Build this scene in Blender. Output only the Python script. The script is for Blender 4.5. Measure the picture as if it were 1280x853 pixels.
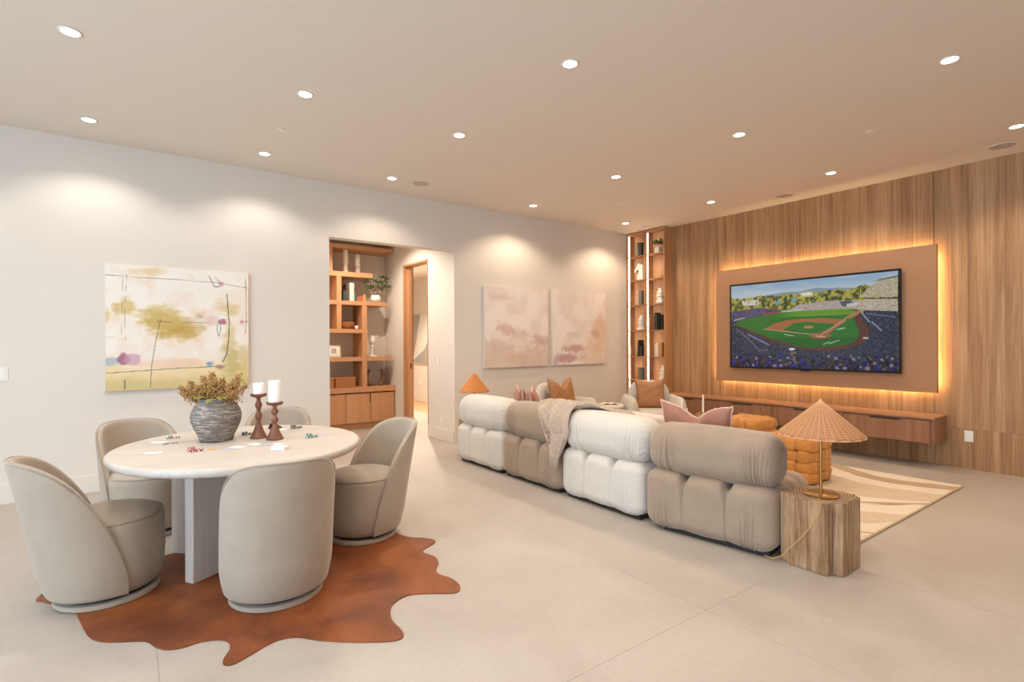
import bpy, bmesh, math, random
import numpy as np
from mathutils import Vector, Matrix
random.seed(7); np.random.seed(7)
for o in list(bpy.data.objects): bpy.data.objects.remove(o)
S = bpy.context.scene; COL = S.collection
PI = math.pi
H = 3.30; YA = 6.306; XB = 7.333; XL = -4.2; YF = -3.6      # ceiling height, plaster wall, timber wall, unseen walls

# ---------------------------------------------------------------- camera
cam = bpy.data.cameras.new('camera'); camo = bpy.data.objects.new('camera', cam); COL.objects.link(camo)
cam.sensor_width = 36; cam.lens = 36 * 657.97 / 1280; cam.shift_y = 3.27 / 1280; cam.clip_start = .05
_r = Vector((.80663278, -.59103592, -.00448246)); _u = Vector((.00392398, -.00222863, .99998982)); _f = Vector((.5910399, .8066422, -.00052))
camo.matrix_world = Matrix(((_r.x, _u.x, -_f.x, 0), (_r.y, _u.y, -_f.y, 0), (_r.z, _u.z, -_f.z, 1.38), (0, 0, 0, 1)))
S.camera = camo
# ---------------------------------------------------------------- world, exposure
w = bpy.data.worlds.new('world'); S.world = w; w.use_nodes = True
w.node_tree.nodes['Background'].inputs[0].default_value = (.62, .80, 1, 1)
w.node_tree.nodes['Background'].inputs[1].default_value = 7.0
S.view_settings.view_transform = 'Standard'; S.view_settings.look = 'None'
S.view_settings.exposure = 0.0; S.view_settings.gamma = 1
SPOT_W = 47.0; SPOT_COL = (1, .84, .69)
SPOT_COL_COOL = (1, .92, .84); SPOT_COL_WARM = (1, .79, .58)
LED_COL = (1, .69, .33)

# ---------------------------------------------------------------- helpers
def lin(h):
    h = h.lstrip('#'); v = [int(h[i:i+2], 16) / 255 for i in (0, 2, 4)]
    return tuple(x / 12.92 if x <= .04045 else ((x + .055) / 1.055) ** 2.4 for x in v)
def nd(nt, t, **k):
    n = nt.nodes.new(t)
    for a, b in k.items(): setattr(n, a, b)
    return n
def base_mat(name):
    m = bpy.data.materials.new(name); m.use_nodes = True
    return m, m.node_tree, m.node_tree.nodes['Principled BSDF']
def coords(nt, scale=(1, 1, 1), rnd=False, kind='Object'):
    tc = nd(nt, 'ShaderNodeTexCoord'); mp = nd(nt, 'ShaderNodeMapping')
    nt.links.new(tc.outputs[kind], mp.inputs[0]); mp.inputs['Scale'].default_value = scale
    if rnd:
        oi = nd(nt, 'ShaderNodeObjectInfo'); ml = nd(nt, 'ShaderNodeMath', operation='MULTIPLY'); ml.inputs[1].default_value = 37
        nt.links.new(oi.outputs['Random'], ml.inputs[0]); cb = nd(nt, 'ShaderNodeCombineXYZ')
        for i in range(3): nt.links.new(ml.outputs[0], cb.inputs[i])
        nt.links.new(cb.outputs[0], mp.inputs[1])
    return mp.outputs[0]
def noise(nt, co, sc, det=4, rough=.55, dist=0):
    n = nd(nt, 'ShaderNodeTexNoise'); n.inputs['Scale'].default_value = sc; n.inputs['Detail'].default_value = det
    n.inputs['Roughness'].default_value = rough; n.inputs['Distortion'].default_value = dist
    nt.links.new(co, n.inputs['Vector']); return n.outputs[0]
def ramp(nt, fac, stops):
    r = nd(nt, 'ShaderNodeValToRGB'); e = r.color_ramp.elements
    while len(e) < len(stops): e.new(.5)
    for i, (p, c) in enumerate(stops):
        e[i].position = p; e[i].color = (*(lin(c) if isinstance(c, str) else c), 1)
    nt.links.new(fac, r.inputs[0]); return r.outputs[0]
def bump(nt, b, fac, dist, strength=1.0):
    n = nd(nt, 'ShaderNodeBump'); n.inputs['Distance'].default_value = dist; n.inputs['Strength'].default_value = strength
    nt.links.new(fac, n.inputs['Height']); nt.links.new(n.outputs[0], b.inputs['Normal'])
def plain(name, col, rough=.6, metal=0, var=.04, sc=8, bd=0, bsc=200, sheen=0, emit=0, coat=0):
    """one colour with a faint mottling; bd: relief depth in metres"""
    m, nt, b = base_mat(name); c = lin(col) if isinstance(col, str) else col
    co = coords(nt)
    lo = tuple(max(0, x * (1 - var)) for x in c); hi = tuple(min(1, x * (1 + var)) for x in c)
    nt.links.new(ramp(nt, noise(nt, co, sc), [(.3, lo), (.7, hi)]), b.inputs['Base Color'])
    b.inputs['Roughness'].default_value = rough; b.inputs['Metallic'].default_value = metal
    if bd: bump(nt, b, noise(nt, co, bsc, 3), bd)
    if sheen: b.inputs['Sheen Weight'].default_value = sheen; b.inputs['Sheen Roughness'].default_value = .4
    if coat: b.inputs['Coat Weight'].default_value = coat
    if emit: b.inputs['Emission Color'].default_value = (*c, 1); b.inputs['Emission Strength'].default_value = emit
    return m
def wood(name, stops, axis=2, fine=60, broad=7, rough=.5, rnd=True, bd=.0003, stretch=.03):
    """grain stretched along one axis, shifted per object"""
    m, nt, b = base_mat(name); sc = [1, 1, 1]; sc[axis] = stretch
    co = coords(nt, tuple(sc), rnd)
    n1 = noise(nt, co, broad, 3, .5, .6); n2 = noise(nt, co, fine, 4, .6)
    mx = nd(nt, 'ShaderNodeMix'); mx.data_type = 'FLOAT'; mx.inputs[0].default_value = .42
    nt.links.new(n1, mx.inputs[2]); nt.links.new(n2, mx.inputs[3])
    nt.links.new(ramp(nt, mx.outputs[0], stops), b.inputs['Base Color'])
    b.inputs['Roughness'].default_value = rough
    if bd: bump(nt, b, n2, bd)
    return m
def emat(name, col, st):
    m = bpy.data.materials.new(name); m.use_nodes = True; nt = m.node_tree; nt.nodes.clear()
    e = nd(nt, 'ShaderNodeEmission'); e.inputs[0].default_value = (*col, 1); e.inputs[1].default_value = st
    o = nd(nt, 'ShaderNodeOutputMaterial'); nt.links.new(e.outputs[0], o.inputs[0]); return m
def attr_mat(name, emit=0, rough=.7, bd=0):
    m, nt, b = base_mat(name); a = nd(nt, 'ShaderNodeVertexColor', layer_name='paint')
    if emit:
        b.inputs['Base Color'].default_value = (.01, .01, .01, 1)
        nt.links.new(a.outputs[0], b.inputs['Emission Color']); b.inputs['Emission Strength'].default_value = emit
    else: nt.links.new(a.outputs[0], b.inputs['Base Color'])
    b.inputs['Roughness'].default_value = rough
    if bd: bump(nt, b, noise(nt, coords(nt, (1, 1, 1)), 40, 5), bd)
    return m

class MB:
    """collects pieces of one mesh"""
    def __init__(s): s.v = []; s.f = []
    def add(s, V, F, M=None):
        k = len(s.v)
        if M is not None: V = [tuple(M @ Vector(p)) for p in V]
        s.v += [tuple(map(float, p)) for p in V]; s.f += [tuple(int(i) + k for i in f) for f in F]; return s
    def box(s, x0, x1, y0, y1, z0, z1, M=None):
        V = [(x, y, z) for x in (x0, x1) for y in (y0, y1) for z in (z0, z1)]
        return s.add(V, [(0, 1, 3, 2), (4, 6, 7, 5), (0, 4, 5, 1), (2, 3, 7, 6), (0, 2, 6, 4), (1, 5, 7, 3)], M)
    def prism(s, pts, z0, z1, M=None):
        n = len(pts); V = [(*p, z0) for p in pts] + [(*p, z1) for p in pts]
        return s.add(V, [tuple(range(n))[::-1], tuple(range(n, 2*n))] + [(i, (i+1) % n, n+(i+1) % n, n+i) for i in range(n)], M)
    def lathe(s, prof, n=32, M=None, wob=None):
        V = []; F = []; m = len(prof)
        for j in range(n):
            a = 2*PI*j/n
            for i, (r, z) in enumerate(prof):
                rr = r * (wob(a, z) if wob else 1); V.append((rr*math.cos(a), rr*math.sin(a), z))
        for j in range(n):
            for i in range(m-1):
                a = j*m+i; b = ((j+1) % n)*m+i; F.append((a, b, b+1, a+1))
        if prof[0][0] > 1e-4: F.append(tuple(j*m for j in range(n))[::-1])
        if prof[-1][0] > 1e-4: F.append(tuple(j*m+m-1 for j in range(n)))
        return s.add(V, F, M)
    def tube(s, pts, rad, n=8, M=None, closed=False):
        pts = [Vector(p) for p in pts]; N = len(pts); V = []; F = []; up = Vector((0, 0, 1)); prev = None
        for i, p in enumerate(pts):
            a = pts[(i-1) % N] if closed or i else p; b = pts[(i+1) % N] if closed or i < N-1 else p
            t = (b-a).normalized(); q = prev if prev else (up if abs(t.dot(up)) < .95 else Vector((1, 0, 0)))
            x = (q - t*q.dot(t)).normalized(); prev = x; y = t.cross(x)
            r = rad[i] if hasattr(rad, '__len__') else rad
            V += [p + x*r*math.cos(2*PI*k/n) + y*r*math.sin(2*PI*k/n) for k in range(n)]
        for i in range(N if closed else N-1):
            for k in range(n):
                a = i*n+k; b = i*n+(k+1) % n; c_ = ((i+1) % N)*n+(k+1) % n; d = ((i+1) % N)*n+k; F.append((a, b, c_, d))
        if not closed: F += [tuple(range(n))[::-1], tuple(range((N-1)*n, N*n))]
        return s.add(V, F, M)
    def grid(s, fn, nu, nv, M=None, wrap=False):
        V = [fn(i/(nu-1) if not wrap else i/nu, j/(nv-1)) for i in range(nu) for j in range(nv)]
        F = [(i*nv+j, ((i+1) % nu)*nv+j, ((i+1) % nu)*nv+j+1, i*nv+j+1) for i in range(nu if wrap else nu-1) for j in range(nv-1)]
        return s.add(V, F, M)
    def mesh(s, name, mat, smooth=True, auto=None):
        me = bpy.data.meshes.new(name); me.from_pydata(s.v, [], s.f); me.validate(); me.materials.append(mat)
        if smooth:
            me.polygons.foreach_set('use_smooth', [True]*len(me.polygons))
            if auto: me.set_sharp_from_angle(angle=math.radians(auto))
        me.update(); return me
    def build(s, name, mat, parent=None, loc=(0, 0, 0), rz=0, smooth=True, auto=35, bevel=0, seg=2, fix=False):
        if fix:
            bm = bmesh.new(); vs = [bm.verts.new(p) for p in s.v]
            for f in s.f:
                try: bm.faces.new([vs[i] for i in f])
                except ValueError: pass
            bmesh.ops.remove_doubles(bm, verts=bm.verts, dist=1e-5); bmesh.ops.recalc_face_normals(bm, faces=bm.faces)
            me = bpy.data.meshes.new(name); bm.to_mesh(me); bm.free(); me.materials.append(mat)
            me.polygons.foreach_set('use_smooth', [smooth]*len(me.polygons))
            if smooth and auto: me.set_sharp_from_angle(angle=math.radians(auto))
        else: me = s.mesh(name, mat, smooth, auto)
        return put(name, me, parent, loc, rz, bevel, seg)
def put(name, me, parent=None, loc=(0, 0, 0), rz=0, bevel=0, seg=2):
    o = bpy.data.objects.new(name, me); COL.objects.link(o); o.parent = parent; o.location = loc; o.rotation_euler = (0, 0, rz)
    if bevel:
        b = o.modifiers.new('bevel', 'BEVEL'); b.width = bevel; b.segments = seg; b.limit_method = 'ANGLE'; b.harden_normals = False
    return o
def thing(name, label, cat, loc=(0, 0, 0), rz=0, group=None):
    o = bpy.data.objects.new(name, None); COL.objects.link(o); o.location = loc; o.rotation_euler = (0, 0, rz)
    o.empty_display_size = .1; return tag(o, label, cat, group)
def tag(o, label, cat, group=None):
    o['label'] = label; o['category'] = cat
    if group: o['group'] = group
    return o
def struct(o, label=None):
    o['kind'] = 'structure'
    if label: o['label'] = label
    return o
def bx(name, mat, d, parent=None, bevel=0, **k):
    return MB().box(*d).build(name, mat, parent, bevel=bevel, smooth=bool(bevel), **k)
def copy_tree(root, label=None, loc=None, rz=None, group=None):
    def rec(o, par):
        c_ = o.copy(); COL.objects.link(c_); c_.parent = par
        for ch in list(o.children): rec(ch, c_)
        return c_
    r = rec(root, None)
    if label: r['label'] = label
    if group: r['group'] = group
    if loc is not None: r.location = loc
    if rz is not None: r.rotation_euler = (0, 0, rz)
    return r
def puffy(half, rad, ns, disp=None, exp=1.0):
    """rounded box made of six grids; disp(P, N) -> outward shift; numpy arrays"""
    half = np.array(half, float); rad = np.array([rad]*3 if np.isscalar(rad) else rad, float); mb = MB()
    for ax in range(3):
        for sg in (-1, 1):
            a, b = [(1, 2), (2, 0), (0, 1)][ax]
            u = np.linspace(-1, 1, ns[a]+1); v = np.linspace(-1, 1, ns[b]+1)
            u = np.sin(u*PI/2)*.35+u*.65; v = np.sin(v*PI/2)*.35+v*.65
            U, W = np.meshgrid(u, v, indexing='ij'); P = np.zeros(U.shape+(3,)); P[..., ax] = sg; P[..., a] = U; P[..., b] = W
            Q = P*half; inner = np.clip(Q, -(half-rad), half-rad); D = (Q-inner)/rad
            L = np.linalg.norm(D, axis=-1, keepdims=True); D = D/np.maximum(L, 1e-9)
            R = inner+D*rad; N = D/rad; N /= np.linalg.norm(N, axis=-1, keepdims=True)
            if disp is not None: R = R+N*disp(R, N)[..., None]
            nu, nv = U.shape; V = R.reshape(-1, 3); F = []
            for i in range(nu-1):
                for j in range(nv-1):
                    q = (i*nv+j, (i+1)*nv+j, (i+1)*nv+j+1, i*nv+j+1); F.append(q if sg > 0 else q[::-1])
            mb.add(V.tolist(), F)
    return mb
def smooth01(a, b, x):
    t = np.clip((x-a)/(b-a), 0, 1); return t*t*(3-2*t)
def vnoise(X, Y, sc, seed):
    r = np.random.RandomState(seed); G = r.rand(64, 64); x = X*sc; y = Y*sc
    xi = np.floor(x).astype(int); yi = np.floor(y).astype(int); fx = x-xi; fy = y-yi; fx = fx*fx*(3-2*fx); fy = fy*fy*(3-2*fy)
    g = lambda a, b: G[a % 64, b % 64]
    return (g(xi, yi)*(1-fx)+g(xi+1, yi)*fx)*(1-fy)+(g(xi, yi+1)*(1-fx)+g(xi+1, yi+1)*fx)*fy
def fbm(X, Y, sc, seed, o=4):
    t = 0; a = .5
    for k in range(o): t = t+a*vnoise(X, Y, sc*2**k, seed+k); a *= .5
    return t/(1-.5**o)
def tolin(c):
    c = np.clip(c, 0, 1); return np.where(c <= .04045, c/12.92, ((c+.055)/1.055)**2.4)
def painted(name, img, P0, eu, ev, mat, parent):
    """a flat grid whose colour attribute carries a computed picture; img[row from bottom, col] in sRGB"""
    h_, w_ = img.shape[:2]; P0 = np.array(P0, float); eu = np.array(eu, float); ev = np.array(ev, float)
    u = np.linspace(0, 1, w_); v = np.linspace(0, 1, h_); U, W = np.meshgrid(u, v)
    V = P0+U[..., None]*eu+W[..., None]*ev; idx = np.arange(w_*h_).reshape(h_, w_)
    F = np.stack([idx[:-1, :-1], idx[:-1, 1:], idx[1:, 1:], idx[1:, :-1]], -1).reshape(-1, 4)
    me = bpy.data.meshes.new(name); me.from_pydata(V.reshape(-1, 3).tolist(), [], F.tolist())
    a = me.color_attributes.new('paint', 'FLOAT_COLOR', 'POINT')
    c_ = np.concatenate([tolin(img).reshape(-1, 3), np.ones((w_*h_, 1))], 1); a.data.foreach_set('color', c_.ravel())
    me.materials.append(mat); return put(name, me, parent)
def hexs(h): h = h.lstrip('#'); return np.array([int(h[i:i+2], 16)/255 for i in (0, 2, 4)])
def inpoly(U, W, pts):
    ins = np.zeros(U.shape, bool); n = len(pts)
    for i in range(n):
        x0, y0 = pts[i]; x1, y1 = pts[(i+1) % n]
        if y0 == y1: continue
        c_ = ((y0 > W) != (y1 > W)) & (U < (x1-x0)*(W-y0)/(y1-y0)+x0); ins ^= c_
    return ins
def blend(img, mask, col):
    m = np.clip(mask, 0, 1)[..., None]; img[:] = img*(1-m)+np.array(col)*m
def stroke(img, U, W, pts, wd, col, a=1, asp=1):
    d = np.full(U.shape, 9.)
    for (x0, y0), (x1, y1) in zip(pts[:-1], pts[1:]):
        dx = (x1-x0)*asp; dy = y1-y0; t = np.clip((((U-x0)*asp)*dx+(W-y0)*dy)/(dx*dx+dy*dy+1e-9), 0, 1)
        d = np.minimum(d, np.hypot((U-x0)*asp-t*dx, W-y0-t*dy))
    blend(img, a*(1-smooth01(wd*.4, wd, d)), hexs(col))

# ---------------------------------------------------------------- materials
M = {}
M['wall'] = plain('wall paint', '#DFD7CC', .75, var=.01, sc=2)
M['ceil'] = plain('ceiling paint', '#E4DACC', .8, var=.01, sc=2)
M['white'] = plain('white plastic', '#EAE6DF', .4)
M['offwhite'] = plain('glazed white ceramic', '#EFEBE4', .35)
M['black'] = plain('black plastic', '#0A0A0C', .25)
M['grey'] = plain('speaker grille', '#B9AFA4', .7)
M['brass'] = plain('brushed brass', '#B98E50', .35, .9)
M['chairfab'] = plain('beige velvet', '#A69786', .85, var=.05, sc=6, bd=.0004, bsc=300, sheen=.35)
M['sofaw'] = plain('off-white velvet', '#CFC9BF', .85, var=.03, sc=10, bd=.0003, bsc=300, sheen=.3)
M['sofat'] = plain('taupe velvet', '#9A8672', .8, var=.06, sc=7, bd=.0003, bsc=300, sheen=.4)
M['boucle'] = plain('light boucle', '#CFC7BD', .95, var=.12, sc=120, bd=.004, bsc=160, sheen=.2)
M['tan'] = plain('caramel leather', '#A6744A', .5, var=.1, sc=14, bd=.001, bsc=60)
M['pink'] = plain('dusty pink velvet', '#A0705E', .8, var=.08, sc=12, bd=.0004, bsc=250, sheen=.25)
M['fringe'] = plain('pale fringe', '#D8B49C', .9)
M['cream'] = plain('cream cushion cloth', '#DCCBBA', .9, bd=.001, bsc=80)
M['knit'] = plain('knitted throw', '#C5AF9B', .95, var=.1, sc=120, sheen=.2)
M['pouf'] = plain('ochre velvet', '#C98A42', .7, var=.12, sc=18, bd=.0006, bsc=120, sheen=.3)
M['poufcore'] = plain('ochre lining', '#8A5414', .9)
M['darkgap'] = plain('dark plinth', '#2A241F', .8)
M['table'] = wood('white-washed timber', [(.3, '#B8ADA2'), (.5, '#C2B8AE'), (.7, '#CAC1B8')], axis=0, fine=70, broad=10, rough=.45, rnd=False, bd=.0002)
M['alcwood'] = wood('oak veneer', [(.3, '#B88359'), (.5, '#C49268'), (.7, '#CD9E76')], axis=0, fine=90, broad=10, rough=.5)
M['alcwoodz'] = wood('oak veneer upright', [(.3, '#B88359'), (.5, '#C49268'), (.7, '#CD9E76')], axis=2, fine=90, broad=10, rough=.5)
M['walnut'] = wood('walnut veneer', [(.3, '#7C5238'), (.5, '#93674A'), (.7, '#A67B5C')], axis=2, fine=110, broad=16, rough=.45)
M['walnuth'] = wood('walnut top', [(.3, '#96694A'), (.5, '#A67A59'), (.7, '#B48A68')], axis=1, fine=90, broad=12, rough=.45)
M['tower'] = wood('display unit walnut', [(.3, '#9A6E4A'), (.5, '#AC7F59'), (.7, '#BC9069')], axis=2, fine=80, broad=10, rough=.5)
M['plank'] = wood('wall board veneer', [(.28, '#785436'), (.42, '#99714A'), (.55, '#AF8860'), (.72, '#C7A27A')], axis=2, fine=60, broad=11, rough=.5, stretch=.035)
M['panel'] = plain('matt brown panel', '#A97E5B', .6, var=.02)
M['redwood'] = wood('reddish turned wood', [(.3, '#55301F'), (.5, '#77462F'), (.7, '#8E5C42')], axis=2, fine=40, broad=12, rough=.45, stretch=.2)
M['wax'] = plain('candle wax', '#F2EEE8', .5, var=.01)
M['board'] = wood('floorboard', [(.3, '#A87E58'), (.7, '#CBA27A')], axis=1, rough=.5)
M['led'] = emat('warm led strip', LED_COL, 58)
M['ledt'] = emat('display led strip', (1, .80, .56), 26)
M['lamp'] = emat('downlight lens', (1, .93, .82), 14)
M['leafg'] = plain('green leaf', '#4E6A35', .55, var=.3, sc=30)
M['leafo'] = plain('olive leaf', '#8A8432', .6, var=.25, sc=30)
M['seed'] = plain('dried seed head', '#AE8652', .85, var=.25, sc=60)
M['stem'] = plain('dry stem', '#8A6A3C', .8)
M['basket'] = plain('seagrass', '#B57C50', .85, var=.25, sc=80, bd=.002, bsc=150)
M['bowl'] = wood('bowl wood', [(.3, '#8C5130'), (.7, '#B9764A')], axis=0, fine=40, broad=10)
M['horn'] = plain('mottled horn', '#7C5B40', .5, var=.6, sc=25)

# floor stone
m, nt, b = base_mat('honed pale stone'); co = coords(nt, kind='Object', rnd=False)
tc = nd(nt, 'ShaderNodeNewGeometry'); n1 = noise(nt, tc.outputs['Position'], 1.6, 6, .6, .8); n2 = noise(nt, tc.outputs['Position'], 30, 4)
mx = nd(nt, 'ShaderNodeMix'); mx.data_type = 'FLOAT'; mx.inputs[0].default_value = .3; nt.links.new(n1, mx.inputs[2]); nt.links.new(n2, mx.inputs[3])
nt.links.new(ramp(nt, mx.outputs[0], [(.3, '#A69C92'), (.5, '#AFA59B'), (.7, '#B7AEA5')]), b.inputs['Base Color'])
nt.links.new(ramp(nt, n1, [(.3, (.42,)*3), (.7, (.55,)*3)]), b.inputs['Roughness']); M['stone'] = m
M['grout'] = plain('tile joint', '#A1988F', .9)
# vase
m, nt, b = base_mat('scratched grey ceramic'); co = coords(nt, (1, 1, 9))
n1 = noise(nt, co, 14, 6, .75); nt.links.new(ramp(nt, n1, [(.46, '#6E665F'), (.555, '#8A8179'), (.585, '#CFC8BE'), (.63, '#8E857D')]), b.inputs['Base Color'])
b.inputs['Roughness'].default_value = .75; bump(nt, b, n1, .003); M['vase'] = m
# cowhide
m, nt, b = base_mat('brown cowhide'); co = coords(nt, (1, 1, 1)); n1 = noise(nt, co, 2.2, 5, .6, .6); n2 = noise(nt, coords(nt, (18, 60, 18)), 6, 3)
mx = nd(nt, 'ShaderNodeMix'); mx.data_type = 'FLOAT'; mx.inputs[0].default_value = .28; nt.links.new(n1, mx.inputs[2]); nt.links.new(n2, mx.inputs[3])
nt.links.new(ramp(nt, mx.outputs[0], [(.30, '#40200F'), (.43, '#71391A'), (.55, '#8E4C22'), (.72, '#A2602F')]), b.inputs['Base Color'])
b.inputs['Roughness'].default_value = .5; bump(nt, b, n2, .002); M['hide'] = m
# rug with drawn waves
m, nt, b = base_mat('rug pile sand'); M['rug'] = m
n1 = noise(nt, coords(nt), 90, 3); nt.links.new(ramp(nt, n1, [(.3, '#D3C4B0'), (.7, '#E3D6C4')]), b.inputs['Base Color']); b.inputs['Roughness'].default_value = .95; bump(nt, b, n1, .003)
M['rugd'] = plain('rug pile tan', '#B59C80', .95, var=.12, sc=60, bd=.003, bsc=120)
M['rugm'] = plain('rug pile beige', '#CBB79E', .95, var=.1, sc=60, bd=.003, bsc=120)
# timber block
m, nt, b = base_mat('weathered timber side'); co = coords(nt, (1, 1, .08)); n1 = noise(nt, co, 30, 6, .7, .5); n2 = noise(nt, coords(nt, (1, 1, .5)), 7, 3)
mx = nd(nt, 'ShaderNodeMix'); mx.data_type = 'FLOAT'; mx.inputs[0].default_value = .4; nt.links.new(n1, mx.inputs[2]); nt.links.new(n2, mx.inputs[3])
nt.links.new(ramp(nt, mx.outputs[0], [(.34, '#644830'), (.44, '#94714F'), (.56, '#B49270'), (.72, '#CBAE8C')]), b.inputs['Base Color'])
b.inputs['Roughness'].default_value = .85; bump(nt, b, n1, .012); M['blockside'] = m
m, nt, b = base_mat('timber end grain'); wv = nd(nt, 'ShaderNodeTexWave', wave_type='RINGS', rings_direction='Z'); wv.inputs['Scale'].default_value = 18; wv.inputs['Distortion'].default_value = 3; wv.inputs['Detail'].default_value = 3; wv.inputs['Detail Scale'].default_value = 1.5
tc = nd(nt, 'ShaderNodeTexCoord'); mp = nd(nt, 'ShaderNodeMapping'); mp.inputs[1].default_value = (-.1, .06, 0); nt.links.new(tc.outputs['Object'], mp.inputs[0]); nt.links.new(mp.outputs[0], wv.inputs[0])
nt.links.new(ramp(nt, wv.outputs[0], [(.1, '#7A5A40'), (.5, '#A88565'), (.9, '#C9AA88')]), b.inputs['Base Color']); b.inputs['Roughness'].default_value = .85; bump(nt, b, wv.outputs[0], .004); M['blocktop'] = m
# wicker
m, nt, b = base_mat('woven rattan'); wv = nd(nt, 'ShaderNodeTexWave', wave_type='BANDS', bands_direction='Z'); wv.inputs['Scale'].default_value = 55; wv.inputs['Distortion'].default_value = 1.0
nt.links.new(coords(nt), wv.inputs[0]); nt.links.new(ramp(nt, wv.outputs[0], [(.2, '#95603A'), (.8, '#C89468')]), b.inputs['Base Color']); b.inputs['Roughness'].default_value = .7; bump(nt, b, wv.outputs[0], .002); M['wicker'] = m
M['rib'] = plain('rattan rib', '#D4A478', .6)
M['wick2'] = plain('orange rattan', '#C07838', .7, var=.25, sc=90, bd=.002, bsc=120)
# travertine
M['trav'] = plain('travertine', '#CDB9A2', .5, var=.08, sc=12, bd=.0005, bsc=60)
M['marble'] = plain('white stone', '#DDD6CC', .4, var=.05, sc=9)

# ---------------------------------------------------------------- room shell
fl = struct(bx('floor', M['grout'], (XL-.1, XB+.1, YF-.1, 9.0, -.12, -.004)))
xs = [XL, -3.345, -2.195, .105, 2.405, 3.555, 5.855, XB]; ys = [YF, -.8, 1.6, 4.0, YA]
for i in range(len(xs)-1):
    for j in range(len(ys)-1):
        g = .0007
        if xs[i+1]-xs[i] > .05: bx('floor_tile', M['stone'], (xs[i]+g, xs[i+1]-g, ys[j]+g, ys[j+1]-g, -.02, 0), fl)
for i, (x0, x1) in enumerate([(1.5, 2.405), (2.405, 3.64)]):
    bx('floor_tile', M['stone'], (x0+.001, x1-.001, YA+.001, 8.7, -.02, 0), fl)
bx('floor_tile', M['stone'], (3.641, 4.82, 6.8, 12.5, -.02, 0), fl)
struct(bx('ceiling', M['ceil'], (XL-.1, XB+.1, YF-.1, YA+.16, H, H+.12)))
OX0, OX1, OZ = 1.943, 3.640, 2.655; WT = .15
mb = MB().box(XL-.1, OX0, YA, YA+WT, 0, H).box(OX1, XB+.1, YA, YA+WT, 0, H).box(OX0, OX1, YA, YA+WT, OZ, H)
wb = struct(mb.build('wall_back', M['wall'], smooth=False))
wr = struct(bx('wall_right', M['darkgap'], (XB+.03, XB+.15, YF-.1, YA, 0, H)))
mb = MB().box(XL-.1, XL, YF, -2.6, 0, H).box(XL-.1, XL, 3.6, YA, 0, H).box(XL-.1, XL, -2.6, 3.6, 2.9, H)
struct(mb.build('wall_left', M['wall'], smooth=False))
struct(bx('wall_front', M['wall'], (XL-.1, XB+.1, YF-.1, YF, 0, H)))
wn = struct(thing('window_1', 'x', 'x')); del wn['label'], wn['category']
for y in (-2.6, -.53, 1.54, 3.57): bx('window_frame', M['black'], (XL-.07, XL-.02, y, y+.04, 0, 2.9), wn)
# skirting
struct(MB().box(XL, OX0, YA-.016, YA, 0, .165).build('baseboard_back', M['wall'], smooth=False, bevel=.004))
struct(MB().box(OX1, 7.12, YA-.016, YA, 0, .165).build('baseboard_back_right', M['wall'], smooth=False, bevel=.004))
# alcove
AY = 8.72; AZ = 3.12
struct(bx('wall_alcove_back', M['wall'], (1.4, 3.64, AY, AY+.1, 0, AZ)))
struct(bx('wall_alcove_left', M['wall'], (1.4, 1.5, YA+WT, AY, 0, AZ)))
DY0, DY1, DZ = 7.085, 7.95, 2.655
mb = MB().box(3.64, 3.79, YA+WT, DY0, 0, AZ).box(3.64, 3.79, DY1, AY+.1, 0, AZ).box(3.64, 3.79, DY0, DY1, DZ, AZ)
struct(mb.build('wall_alcove_right', M['wall'], smooth=False))
struct(bx('ceiling_alcove', M['ceil'], (1.4, 3.79, YA+WT, AY+.1, AZ, AZ+.1)))
struct(MB().box(3.624, 3.64, YA+.002, DY0-.002, 0, .165).box(3.624, 3.64, DY1+.002, 8.33, 0, .165).build('baseboard_alcove', M['wall'], smooth=False, bevel=.004))
# door frame of the pocket door
dr = struct(thing('door_1', 'x', 'x')); del dr['label'], dr['category']
bx('door_jamb', M['alcwoodz'], (3.632, 3.80, DY1-.03, DY1-.002, 0, DZ-.002), dr)
bx('door_jamb', M['alcwoodz'], (3.632, 3.80, DY0+.002, DY0+.012, 0, DZ-.002), dr)
bx('door_head', M['alcwood'], (3.632, 3.80, DY0+.012, DY1-.03, DZ-.03, DZ-.002), dr)
bx('door_leaf', M['alcwoodz'], (3.685, 3.735, DY1-.12, DY1-.032, 0.005, DZ-.035), dr)
bx('door_latch', M['black'], (3.700, 3.720, DY1-.124, DY1-.120, .98, 1.06), dr)
# room beyond the door
fb = struct(bx('floor_far_room', M['board'], (4.82, 5.72, 6.8, 12.5, -.02, 0)))
struct(bx('wall_far_room', M['wall'], (5.72, 5.82, 6.8, 12.5, 0, 2.95)))
struct(bx('wall_far_left', M['wall'], (3.69, 3.79, 8.83, 12.6, 0, 2.95)))
struct(bx('wall_far_end', M['wall'], (3.79, 5.82, 12.5, 12.6, 0, 2.95)))
struct(bx('wall_far_near', M['wall'], (3.79, 5.82, 6.7, 6.8, 0, 2.95)))
struct(bx('ceiling_far_room', M['ceil'], (3.79, 5.82, 6.7, 12.6, 2.95, 3.05)))
struct(bx('baseboard_far_room', M['wall'], (5.704, 5.72, 6.8, 12.5, 0, .165)))

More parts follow.
